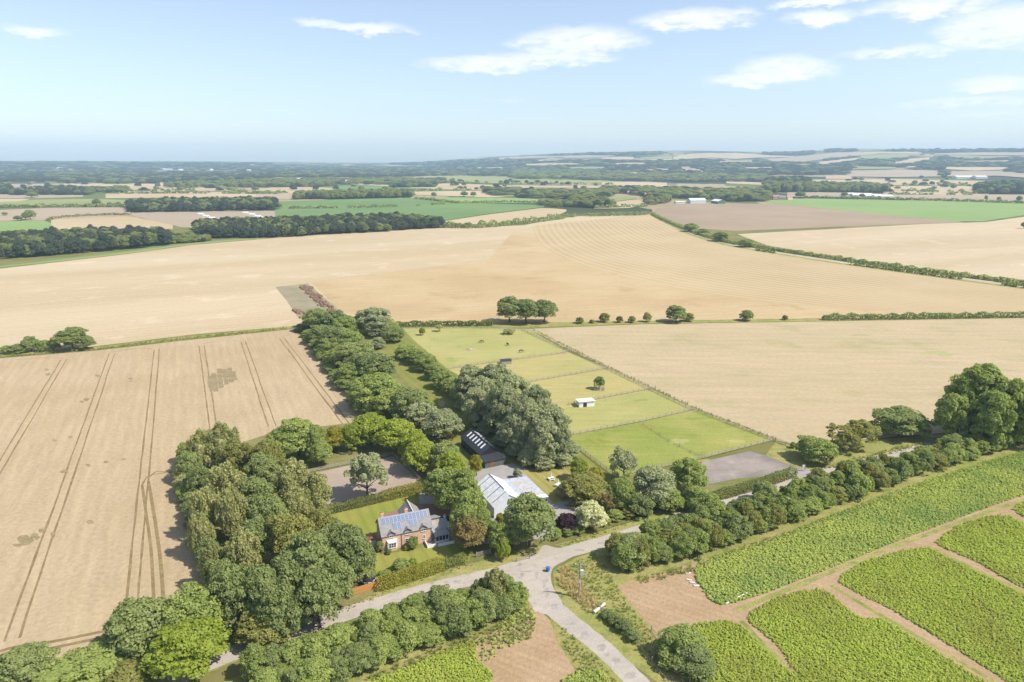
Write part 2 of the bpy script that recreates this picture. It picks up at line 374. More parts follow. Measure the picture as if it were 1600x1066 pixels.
# base terrain: one sheet to the horizon
def build_ground():
    rad = np.concatenate([[0.1], np.linspace(60, 2400, 14), np.geomspace(2600, 10100, 64)])
    ang = np.concatenate([np.linspace(-52, 52, 250), np.linspace(56, 304, 63)]) * math.pi / 180
    na, nr = len(ang), len(rad)
    Rg, Ag = np.meshgrid(rad, ang); X, Y = Rg * np.sin(Ag), Rg * np.cos(Ag)
    Z = height(X, Y) - .03
    v = np.stack([X, Y, Z], -1).reshape(-1, 3)
    f = [(i*nr+j, ((i+1) % na)*nr+j, ((i+1) % na)*nr+j+1, i*nr+j+1) for i in range(na) for j in range(nr-1)]
    m, t, b = pmat('open_country', (.3, .27, .12), .95, .05)
    pos = t.new('ShaderNodeNewGeometry').outputs['Position']
    mp = t.new('ShaderNodeMapping'); t.put(mp.inputs[0], pos); mp.inputs['Rotation'].default_value = (0, 0, R(22)); mp.inputs['Scale'].default_value = (.0042, .0023, 0)
    vo = t.new('ShaderNodeTexVoronoi', distance='MANHATTAN'); t.put(vo.inputs['Vector'], mp.outputs[0]); vo.inputs['Scale'].default_value = 1; vo.inputs['Randomness'].default_value = .8
    cs = t.new('ShaderNodeSeparateColor'); t.put(cs.inputs[0], vo.outputs['Color'])
    rp = t.new('ShaderNodeValToRGB'); rp.color_ramp.interpolation = 'CONSTANT'
    el = rp.color_ramp.elements; tones = [(0.057, 0.070, 0.030), (0.335, 0.258, 0.147), (0.134, 0.161, 0.050), (0.248, 0.188, 0.124), (0.047, 0.064, 0.027), (0.375, 0.291, 0.174), (0.080, 0.114, 0.034)]
    for i, c in enumerate(tones):
        e = el[i] if i < 2 else el.new(i / 7)
        e.position = i / 7; e.color = (*c, 1)
    t.put(rp.inputs[0], cs.outputs[0])
    near = t.mix(t.ramp(t.noise(pos, .05, 4), .35, .65), (.16, .16, .047), (.22, .19, .074))
    ln = t.new('ShaderNodeVectorMath', operation='LENGTH'); t.put(ln.inputs[0], pos)
    base = t.mix(t.ramp(ln.outputs['Value'], 900, 1300), near, rp.outputs[0])
    t.put(b.inputs['Base Color'], t.mix(t.ramp(t.noise(pos, .02, 5), .2, .8), base, t.mix(1., base, (.75, .8, .8), 'MULTIPLY')))
    tag(obj('ground', mesh_from('ground', v, f), m), kind='structure')
build_ground()

# worked fields round the farm
LZ = .004
sheet('stubble_field', [(-190,440),(0,420),(80,411),(200,397),(300,383),(430,372),(560,363),(700,356),(820,352),(850,345),(900,338),(1018,334.5),(1045,349),(1100,370),(1180,389),(1300,407),(1450,427),(1720,462),(1720,493),(1300,498),(900,504),(620,507),(560,502),(462,509),(300,523),(150,541),(-190,572)], STRAW, LZ)
sheet('ripe_stubble', [(800,361),(772,397),(742,408),(620,424),(486,441),(532,488),(600,503),(760,505),(900,503.5),(1300,497.5),(1600,494),(1480,487),(1330,480),(1180,466),(1060,447),(960,427),(890,406),(848,384),(834,366)], STRAW_O, 2*LZ)
sheet('headland_tracks', [(803,361),(792,362),(757,402),(600,423),(436,446),(438,448),(606,426),(764,405)], STRAW, 3*LZ)
def swaths():
    outer = soften(pts([(1012,335),(1045,351),(1100,372),(1180,391),(1300,409),(1450,429),(1600,449),(1720,464)]), 8, False)
    inner = soften(pts([(832,353),(836,368),(852,386),(892,407),(965,429),(1100,457),(1330,483),(1720,493)]), 8, False)
    nt_ = 90; ns = len(outer); v = []; f = []; uv = []
    for j in range(nt_):
        t = j / (nt_-1)
        for i in range(ns):
            p = outer[i] * (1-t) + inner[i] * t; v.append((p[0], p[1], 3*LZ)); uv.append(t)
    f = [(j*ns+i, j*ns+i+1, (j+1)*ns+i+1, (j+1)*ns+i) for j in range(nt_-1) for i in range(ns-1)]
    me = mesh_from('combed_stubble', v, f); at = me.attributes.new('swath', 'FLOAT', 'POINT'); at.data.foreach_set('value', np.array(uv, dtype=np.float32))
    m, t, b = pmat('combed_stubble', (.5, .4, .2), .95, .08)
    s = t.new('ShaderNodeAttribute', attribute_name='swath').outputs['Fac']
    pos = t.new('ShaderNodeNewGeometry').outputs['Position']
    nz = t.noise(pos, .012, 4); nf = t.noise(pos, .9, 4)
    ph = t.math('ADD', t.math('MULTIPLY', s, 24 * 2 * math.pi), t.math('MULTIPLY', nz, 2.5))
    wv = t.math('POWER', t.math('ADD', t.math('MULTIPLY', t.math('SINE', ph), .5), .5), 2.2)
    base = t.mix(t.ramp(nz, .3, .7), (0.462, 0.359, 0.208), (0.424, 0.323, 0.181))
    c = t.mix(t.math('MULTIPLY', wv, t.ramp(t.noise(pos, .006, 3), .25, .7, .06, .5)), base, (0.316, 0.239, 0.131))
    wv2 = t.math('POWER', t.math('ADD', t.math('MULTIPLY', t.math('SINE', t.math('ADD', ph, 2.4)), .5), .5), 6.)
    c = t.mix(t.math('MULTIPLY', wv2, .35), c, (0.539, 0.439, 0.293))
    t.put(b.inputs['Base Color'], t.mix(t.ramp(nf, .3, .7), c, t.mix(1., c, (.88, .88, .86), 'MULTIPLY')))
    tag(obj('combed_stubble', me, m), kind='structure')
swaths()
sheet('stubble_beyond_hedge', [(1152,366),(1300,358),(1440,350.5),(1540,347),(1600,339),(1760,328),(1760,462),(1600,440),(1400,416),(1200,384)], STRAW, LZ)
sheet('ploughed_field', [(1020,334),(1024,325.5),(1080,319),(1190,318.5),(1290,327),(1430,340.5),(1500,347),(1350,352.5),(1150,361),(1085,357),(1045,344)], PLOUGH, 2*LZ)
sheet('green_crop_field', [(1192,316),(1260,310),(1400,313),(1600,318),(1780,322),(1780,331),(1600,336),(1536,346),(1495,346),(1300,327)], GREEN_R, 3*LZ)
sheet('fallow_field', [(826,514),(1000,507),(1280,502.5),(1600,497),(1780,495),(1780,625),(1480,676),(1246,695),(1212,688),(1080,637),(930,566)], FALLOW, LZ)
sheet('wheat_field', [(-190,583),(0,560),(150,548),(300,531),(462,514),(520,585),(580,657),(430,675),(335,705),(298,760),(350,935),(210,1010),(60,1048),(-190,1105)], WHEAT, LZ)
sheet('field_margin_grass', [(-190,574),(0,554.5),(150,542),(300,525),(470,508),(470,511.5),(300,529),(150,546),(0,558),(-190,580)], VERGE, 2*LZ)
sheet('field_margin_verge', [(620,506.5),(900,503),(1300,497),(1780,491),(1780,494.5),(1300,501.5),(1000,506),(826,512),(620,513)], VERGE, 3*LZ)
ribbon('margin_strip', pts([(-190,437),(0,417),(80,408.5),(200,395),(300,381.5),(430,371),(560,362),(700,355),(800,351.5)]), 9, GREEN_L, 2*LZ)
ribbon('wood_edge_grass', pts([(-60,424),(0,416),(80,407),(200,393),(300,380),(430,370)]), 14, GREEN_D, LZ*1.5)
ribbon('curved_lane', pts([(1018,333),(1022,326),(1044,346),(1075,361)][0:1] + [(1040,345),(1080,364),(1130,379),(1180,388.5),(1300,407),(1450,428),(1720,464)]), 5, ROAD, 5*LZ)
ribbon('lane_verge', pts([(1016,335),(1040,347.5),(1080,366.5),(1130,381.5),(1180,391),(1300,410),(1450,431),(1720,467)]), 7, VERGE, 4*LZ)

# tramlines in the wheat
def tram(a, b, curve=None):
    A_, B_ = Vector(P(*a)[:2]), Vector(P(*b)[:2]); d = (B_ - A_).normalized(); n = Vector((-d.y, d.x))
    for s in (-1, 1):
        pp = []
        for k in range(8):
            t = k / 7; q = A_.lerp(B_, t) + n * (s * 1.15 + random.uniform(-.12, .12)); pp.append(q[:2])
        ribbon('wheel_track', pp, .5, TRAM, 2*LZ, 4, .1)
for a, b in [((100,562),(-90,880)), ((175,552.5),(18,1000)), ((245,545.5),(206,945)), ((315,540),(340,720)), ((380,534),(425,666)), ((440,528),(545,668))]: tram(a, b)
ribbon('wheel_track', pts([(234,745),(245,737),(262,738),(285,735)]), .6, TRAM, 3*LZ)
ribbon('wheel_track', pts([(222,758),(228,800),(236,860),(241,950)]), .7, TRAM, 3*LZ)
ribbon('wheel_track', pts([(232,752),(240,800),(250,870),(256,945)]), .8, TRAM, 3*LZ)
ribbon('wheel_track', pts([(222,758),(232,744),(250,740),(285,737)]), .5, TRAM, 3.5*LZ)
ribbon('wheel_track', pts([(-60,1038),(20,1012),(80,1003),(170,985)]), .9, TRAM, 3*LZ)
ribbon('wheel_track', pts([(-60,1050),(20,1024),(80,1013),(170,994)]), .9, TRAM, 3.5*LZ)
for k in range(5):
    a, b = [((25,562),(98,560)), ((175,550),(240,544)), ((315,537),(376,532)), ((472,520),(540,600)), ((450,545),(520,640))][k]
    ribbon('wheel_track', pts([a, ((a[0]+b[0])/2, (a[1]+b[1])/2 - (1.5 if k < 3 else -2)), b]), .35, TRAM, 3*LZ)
def patch(name, x, y, rx, ry, mat, z, seed):
    rr = random.Random(seed); n = 14
    return poly_sheet(name, [P(x + rx*math.cos(2*math.pi*k/n)*rr.uniform(.55, 1.15), y + ry*math.sin(2*math.pi*k/n)*rr.uniform(.55, 1.15)) for k in range(n)], mat, z, True)
for k, (x, y, rx, ry) in enumerate([(40,845,13,9),(55,838,9,6),(28,852,8,4),(66,829,6,4),(83,836,5,5),(140,815,7,4),(135,624,5,3),(152,587,5,3),(75,585,6,2.5),(73,578,5,2),(100,737,7,3),(138,727,4,3),(165,722,5,2),(193,718,5,2),(110,683,5,2),(85,688,4,2),(128,628,4,2),(204,592,4,2),(205,596,3,1.5)]):
    patch('flattened_patch', x, y, rx, ry, LODGED, 2.5*LZ + .0012*(k % 3), k)
for k, (x0, y0, y1) in enumerate([(329,587,611),(336,583,612),(344,576,606),(352,577,601),(360,575,598),(366,580,594)]):
    ribbon('flattened_strip', pts([(x0-2,y0),(x0,(y0+y1)/2),(x0+2,y1)]), 1.9, LODGED, 2.6*LZ + .0015*(k % 2), 5, .25)
THIN = field_mat('thin_regrowth', (.46, .415, .225), (.40, .40, .17), .05, 0, 0, 0, None, .6, .3, .3)
for k, (x, y, rx, ry) in enumerate([(1460,552,26,3.2),(1478,555,14,2),(1340,524,20,1.5),(1390,538,18,1.5),(890,540,20,2.5)]):
    patch('green_regrowth', x, y, rx, ry, THIN, 2.2*LZ + .001*k, 50 + k)
# heap and rough patch
sheet('muck_pad', [(430,448.5),(481,443),(538,491),(466,497),(448,470)], field_mat('weedy_soil', (.33,.27,.19), (.38,.32,.21), .06, 0,0,0,(.28,.29,.13),1,.4,.8,(.5,.65)), 4*LZ)
for k, (x, y, l, wd) in enumerate([(474,449,2.8,6),(481,454,3.0,7),(487,460,2.8,7),(494,466,3.2,7),(501,472,2.8,7),(509,479,3.0,6),(517,486,2.6,5),(484,450,1.8,5),(496,462,1.8,6),(508,474,1.8,6),(463,486,2.0,4),(472,490,2.2,5)]):
    b = MB(); c = P(x, y); rr = random.Random(k)
    for q in range(30): b.ball((rr.uniform(-wd, wd), rr.uniform(-l, l)*.8, rr.uniform(.0, .5)), (rr.uniform(.6,1.3), rr.uniform(.6,1.3), rr.uniform(.5,1.1)), 7, 4)
    tag(b.build('muck_heap', bpy.data.materials.get('muck') or plain('muck', (.20,.125,.08), .95, .05, .4, .8), loc=(c.x, c.y, 0), rz=R(-62 + 7 * (k % 3))), 'low brown heap of muck on the weedy pad beside the tree belt', 'muck heap', 'muck heaps on the weedy pad')
# paddocks
sheet('far_paddock', [(628,513),(780,512),(826,514.5),(888,550),(700,577),(648,533)], PADDOCK, 3*LZ)
sheet('dry_paddock', [(700,577),(888,550),(950,576),(760,612)], PADDOCK_Y, 3*LZ)
sheet('yellow_paddock', [(760,612),(950,576),(1024,607),(800,655)], PADDOCK_Y, 3*LZ)
sheet('shelter_paddock', [(800,655),(1024,607),(1088,640),(850,690)], PADDOCK, 3*LZ)
sheet('lush_paddock', [(850,690),(1088,640),(1212,688),(1000,739),(966,748),(895,694)], PADDOCK_G, 3*LZ)
sheet('mown_strip', [(560,515),(628,513),(700,577),(800,655),(850,690),(905,700),(966,748),(940,770),(800,735),(720,720),(690,660)], field_mat('mown_ride', (.27,.27,.072), (.235,.25,.058), .05, 118, 4, .12, (.33,.275,.10), 1.2, .25, .5), 2*LZ)
# floor of the wooded garden, lawns, yards
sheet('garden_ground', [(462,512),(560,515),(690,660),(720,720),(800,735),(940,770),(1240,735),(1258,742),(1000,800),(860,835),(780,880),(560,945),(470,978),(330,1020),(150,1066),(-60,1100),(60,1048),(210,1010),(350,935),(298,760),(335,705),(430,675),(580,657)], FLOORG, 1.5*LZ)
sheet('riding_arena', [(478,742),(614,713),(662,757),(505,802)], ARENA, 4*LZ)
sheet('back_lawn', [(505,806),(650,772),(655,790),(640,845),(580,850),(555,850),(510,850)], LAWN, 4*LZ)
sheet('front_lawn', [(575,858),(600,866),(670,855),(710,848),(745,850),(730,880),(590,925),(560,905)], LAWN, 5*LZ)
sheet('farmyard', [(655,770),(690,765),(700,800),(745,735),(800,724),(830,735),(880,790),(905,795),(850,840),(800,850),(700,850),(665,850),(655,800)], PAVE, 3.5*LZ)
sheet('side_lawn', [(815,734),(880,732),(925,760),(905,790),(868,790)], LAWN_DRY, 4.5*LZ)
sheet('verge_grass', [(470,982),(560,942),(590,925),(740,880),(800,862),(850,852),(852,862),(800,886),(620,938),(500,985),(330,1050),(150,1110),(60,1110)], VERGE, 5*LZ)
sheet('roadside_grass', [(866,852),(1000,812),(1100,776),(1235,738),(1248,752),(1130,790),(1000,832),(905,862)], VERGE, 5*LZ)
sheet('gravel_yard', [(1096,722),(1172,705),(1196,712),(1236,728),(1262,738),(1225,742),(1150,748),(1102,758)], GRAVEL, 5*LZ)
sheet('lane_side_grass', [(1212,690),(1250,697),(1480,678),(1600,640),(1780,600),(1780,625),(1560,676),(1430,712),(1300,742),(1262,738),(1196,712)], VERGE, 4*LZ)

# lanes
lane = ribbon('lane', pts([(60,1150),(220,1085),(340,1030),(440,993),(500,972),(620,935),(700,914),(780,895),(850,873),(950,845),(1040,817),(1130,789),(1240,752),(1300,736),(1420,706),(1560,668),(1780,615)]), 4.6, ROAD, 7*LZ, 6, .12)
ribbon('side_lane', pts([(842,880),(838,905),(848,932),(878,962),(935,1008),(995,1066),(1060,1140)]), lambda t: 6.2 - 2.0 * min(1, t * 1.4), ROAD, 8*LZ, 6, .15)
sheet('junction_bell', [(770,897),(850,872),(908,861),(884,876),(864,888),(862,912),(880,950),(850,960),(832,948),(815,925),(790,910)], ROAD, 9*LZ, True)
sheet('garden_entrance', [(838,873),(845,858),(852,852),(868,856),(895,858),(880,868)], ROAD, 9.5*LZ, True)
sheet('yard_entrance', [(1226,741),(1256,733),(1290,740),(1264,754),(1244,755)], PAVE, 9*LZ, True)
sheet('junction_verge', [(864,892),(900,872),(955,851),(990,905),(965,916),(1010,972),(1050,1020),(1090,1090),(1060,1090),(990,1040),(930,990),(885,952),(866,920)], VERGE, 4*LZ)
sheet('lane_verge_south', [(858,962),(890,985),(940,1028),(975,1066),(1000,1100),(935,1100),(900,1050),(870,1000)], VERGE, 5*LZ)
TARMAC = field_mat('worn_tarmac_patch', (.385, .345, .305), (.43, .385, .335), .3, 0, 0, 0, None, 1.5, .3, .3)
PALEDUST = field_mat('pale_road_dust', (.53, .465, .395), (.50, .44, .375), .3, 0, 0, 0, None, 1.5, .25, .3)
for k, (x, y, rx, ry) in enumerate([(855,925,4,9),(850,912,3,7),(866,948,7,6),(893,975,9,4),(915,992,8,6),(940,1012,10,6),(962,1032,7,6),(985,1055,10,8),(838,898,3,6),(822,893,14,1.6),(800,898,12,1.2),(905,860,10,1.5),(940,849,9,1.2),(690,918,12,1.2),(620,937,10,1.2),(1010,828,9,1)]):
    patch('tarmac_patch', x, y, rx, ry, TARMAC, 10*LZ + .001*(k % 3), 80 + k)
for k, (x, y, rx, ry) in enumerate([(835,925,5,10),(842,950,9,8),(880,957,6,4),(928,1010,4,5),(860,878,14,2.5),(790,903,14,3),(958,1040,4,7)]):
    patch('road_dust', x, y, rx, ry, PALEDUST, 11*LZ + .001*(k % 3), 120 + k)
for k, (x, y, rx, ry, mm) in enumerate([(880,552,8,1.6,SOIL),(946,577,6,1.4,SOIL),(1018,609,7,1.6,SOIL),(1082,641,8,1.8,SOIL),(1100,720,22,2.5,LAWN_DRY),(930,690,26,5,LAWN),(1010,668,30,4,LAWN),(1060,690,20,5,PADDOCK),(960,715,16,5,PADDOCK),(740,547,14,2.4,PADDOCK_Y),(700,540,22,2.5,PADDOCK_Y),(790,530,20,2,PADDOCK_Y),(900,565,20,3,PADDOCK),(920,600,26,3,PADDOCK),(860,612,14,3,PADDOCK_Y),(985,640,26,3,PADDOCK_Y),(1000,625,18,2,PADDOCK_G),(1150,690,20,3,PADDOCK),(690,630,6,6,SOIL),(610,560,5,3,LAWN_DRY)]):
    patch('worn_turf', x, y, rx, ry, mm, 3.5*LZ + .0007*(k % 4), 150 + k)
# south side: soil and crop ground
sheet('arable_ground', [(420,1066),(560,1012),(700,958),(820,920),(850,960),(900,1010),(970,1066),(1020,1140),(300,1160)], SOIL, 1.5*LZ)
sheet('arable_ground_east', [(940,860),(1040,830),(1240,765),(1420,716),(1780,622),(1780,1160),(1120,1160),(1040,1050),(965,915)], SOIL, 1.2*LZ)
sheet('thicket_floor', [(935,865),(1130,797),(1300,745),(1560,677),(1780,624),(1780,655),(1600,708),(1400,772),(1200,842),(1080,882),(990,910)], VERGE, 2*LZ)
sheet('thicket_floor_south', [(330,1075),(500,1000),(700,930),(790,905),(830,935),(822,965),(740,1000),(640,1040),(560,1080),(400,1130)], VERGE, 3*LZ)
CROPS = dict(
    a=[(1088,889),(1130,866),(1200,845),(1300,806),(1400,768),(1500,734),(1600,706),(1780,660),(1780,724),(1600,774),(1400,847),(1262,902),(1128,946),(1100,925)],
    b=[(1168,962),(1280,921),(1345,966),(1378,968),(1440,1005),(1540,1066),(1590,1100),(1285,1095),(1215,1010)],
    c=[(1310,905),(1440,856),(1500,881),(1600,930),(1780,1018),(1780,1190),(1600,1082),(1470,1000),(1400,957)],
    d=[(1462,847),(1565,805),(1640,842),(1780,908),(1780,1000),(1600,920),(1520,876)],
    e=[(1056,1015),(1060,985),(1145,972),(1195,1015),(1262,1090),(1110,1100)],
    f=[(1584,797),(1640,775),(1780,735),(1780,885),(1660,835)],
    g=[(560,1075),(640,1042),(740,1002),(745,1030),(770,1060),(690,1130),(500,1130)],
    h=[(885,1058),(930,1045),(965,1085),(950,1110),(860,1110)],
    i=[(770,985),(828,950),(832,985),(800,1010),(760,1035),(742,1010)])
for k, c in CROPS.items():
    if k != 'i': sheet('crop_ground', c, CROPSOIL, 2.5*LZ, True)
ribbon('track_grass', pts([(1150,954),(1260,910),(1400,853),(1600,781),(1780,727)]), 1.3, VERGE, 3*LZ, 6, .15)
for (a, b) in [((1298,915),(1580,1080)), ((1450,854),(1680,962)), ((1158,970),(1262,1078)), ((1572,803),(1690,855))]:
    ribbon('track_grass', pts([a, ((a[0]+b[0])/2, (a[1]+b[1])/2 + 1), b]), 1.1, VERGE, 3*LZ, 6, .15)

# far fields of the vale
FF = [
 ('green', GREEN_R, [(-60,346,369),(0,346,367),(78,344,365),(86,352,364)]),
 ('straw', FAR_STRAW, [(80,344,352),(90,342,366),(200,338,367),(270,350,362)]),
 ('straw', FAR_PINK, [(-60,331,346),(75,325,344),(195,324,337.5),(204,326,337)]),
 ('fallow', FAR_PINK, [(205,333,337),(290,332,357),(370,330.5,352),(430,329.5,346),(500,335,338)]),
 ('pasture', GREEN_L, [(-60,318,323),(60,312,322.5),(150,311,322.5),(196,313,322.5)]),
 ('pasture', FAR_STRAW, [(-60,311,317),(30,311,315),(45,311,312)]),
 ('pasture', FAR_PINK, [(-60,304,310.5),(60,303,310),(130,305,308)]),
 ('straw', FAR_STRAW, [(165,303,310),(280,300,309),(380,300,309),(450,303,306)]),
 ('straw', FAR_PINK, [(-60,287,294),(20,288,293),(80,287,294)]),
 ('straw', FAR_STRAW, [(100,287,293),(190,286,297),(260,288,296),(320,289,296)]),
 ('straw', FAR_STRAW, [(250,283,288),(330,282,287)]),
 ('straw', FAR_STRAW, [(200,297,301.5),(280,295,299),(350,294,298.5)]),
 ('green', GREEN_D, [(430,315,346),(500,313,341),(560,311,341),(640,309.5,342),(690,312,346),(760,318,335),(850,321,324)]),
 ('green', GREEN_R, [(640,309.2,309.6),(700,309,316.5),(780,309,317.5),(860,312,318.5)]),
 ('straw', FAR_STRAW, [(690,347,351),(760,336,351),(850,325,346),(885,328,331)]),
 ('straw', FAR_STRAW, [(395,298,302),(430,292,303),(520,293,304),(565,300,302)]),
 ('straw', FAR_PINK, [(400,304,311),(470,304,312),(560,303,305)]),
 ('green', GREEN_D, [(500,290,293),(560,289.5,299),(620,292,300.5),(690,297.5,299)]),
 ('straw', FAR_STRAW, [(560,287,289),(600,286,291),(680,286,296),(760,289,297.5),(830,292,293.5)]),
 ('pasture', GREEN_L, [(665,277,281),(740,275,286),(830,276,288),(900,278,287),(965,284,285)]),
 ('straw', FAR_STRAW, [(620,300.5,304),(760,298,309),(840,301,307)]),
 ('straw', FAR_STRAW, [(800,290,293),(900,291,294),(960,292,294)]),
 ('pasture', GREEN_L, [(800,295,300),(870,294,299),(940,296,300)]),
 ('straw', FAR_STRAW, [(928,320,327),(980,314,326),(1035,311.5,318)]),
 ('pasture', GREEN_L, [(890,314,319),(940,306,318),(995,309,311)]),
 ('straw', FAR_STRAW, [(940,285,289),(1000,284.5,293.5),(1042,286,293)]),
 ('straw', FAR_STRAW, [(1135,282,287),(1200,284,290),(1262,286,289)]),
 ('straw', FAR_STRAW, [(1262,281,286),(1400,280,290),(1520,283,290),(1780,284,291)]),
 ('straw', FAR_STRAW, [(1380,291,304),(1520,291,305),(1545,300,304)]),
 ('straw', FAR_PINK, [(1230,300,308),(1320,299,309),(1390,305,311.5),(1530,304.5,315),(1780,305,319)]),
 ('straw', FAR_STRAW, [(400,281,284),(480,279,285),(560,280,284)]),
 ('straw', FAR_PINK, [(60,270,273.5),(130,269,274)]),
 ('pasture', GREEN_L, [(100,296,301),(160,297,302)]),
]
# fields on the wolds
HILLS = [
 (FAR_STRAW, [(940,247.5,249),(965,245.5,250),(990,246,250)]), (FAR_PINK, [(880,244,247.5),(925,243,247),(960,243.5,245)]),
 (FAR_STRAW, [(1052,246,249),(1075,241.5,249),(1110,239.6,247),(1135,241,248)]), (FAR_STRAW, [(1112,241,247.5),(1150,239.5,249),(1180,242,247),(1240,245,246)]),
 (FAR_PINK, [(1058,261,264),(1075,261,270),(1098,266,270)]), (GREEN_L, [(1000,247,249),(1050,244,249)]), (FAR_STRAW, [(1000,249.5,251),(1060,249,251.5)]),
 (FAR_PINK, [(1200,249.5,252.5),(1250,245,254),(1300,239.5,248),(1340,238,244),(1370,240,242)]), (FAR_STRAW, [(1280,254,257),(1310,250,256.5),(1345,247,249)]),
 (GREEN_L, [(1345,244,250),(1385,242,249),(1420,243,246)]), (FAR_STRAW, [(1392,254,258),(1425,248.5,257),(1452,247,250)]),
 (FAR_STRAW, [(1470,262,265),(1520,262,268),(1578,262.5,266)]), (FAR_PINK, [(1460,240.5,242),(1530,238.5,243),(1610,238.5,243.5),(1700,239,244)]),
 (FAR_PINK, [(1320,268,277),(1400,266,278),(1470,268,277)]), (FAR_PINK, [(1480,269,277),(1560,268,276),(1600,272,279),(1700,272,279)]),
 (GREEN_L, [(1330,262,266),(1400,261.5,264.5)]), (FAR_STRAW, [(1415,260.5,263),(1440,260.5,262)]), (GREEN_L, [(1490,245,249),(1560,246,249)]),
 (FAR_STRAW, [(840,251,252.5),(880,249.5,251)]), (FAR_PINK, [(780,247,250),(840,244.5,247.5),(880,244,246)]), (FAR_STRAW, [(820,257,259.5),(870,255.5,259),(910,256,258)]), (FAR_STRAW, [(960,255.5,258),(1010,254.5,257.5)]), (FAR_PINK, [(1120,252.5,255),(1180,251.5,255.5)]), (GREEN_L, [(890,262,265),(950,261,265)]), (FAR_STRAW, [(1150,262.5,265),(1210,261.5,265)]), (FAR_STRAW, [(1010,265,267.5),(1050,264.5,267.5)]), (GREEN_L, [(1240,257,260),(1300,256.5,259.5)]), (FAR_STRAW, [(740,262,264),(790,261.5,264)]), (FAR_STRAW, [(1500,252,255),(1580,251.5,255)]), (FAR_STRAW, [(1350,238.2,240.5),(1440,238,241)]), (FAR_PINK, [(980,270,273),(1000,269.5,273)]), (FAR_STRAW, [(1290,276,281),(1330,275,281)]),
]
for i, (nm, m, c) in enumerate(FF): band(dict(green='green_field', straw='straw_field', fallow='fallow_strip', pasture='pasture_field')[nm], c, m, .1 + .03 * i, 3, 20)
for i, (m, c) in enumerate(HILLS): band('hill_field', c, m, 3.0 + .4 * (i % 3), 4, 8)

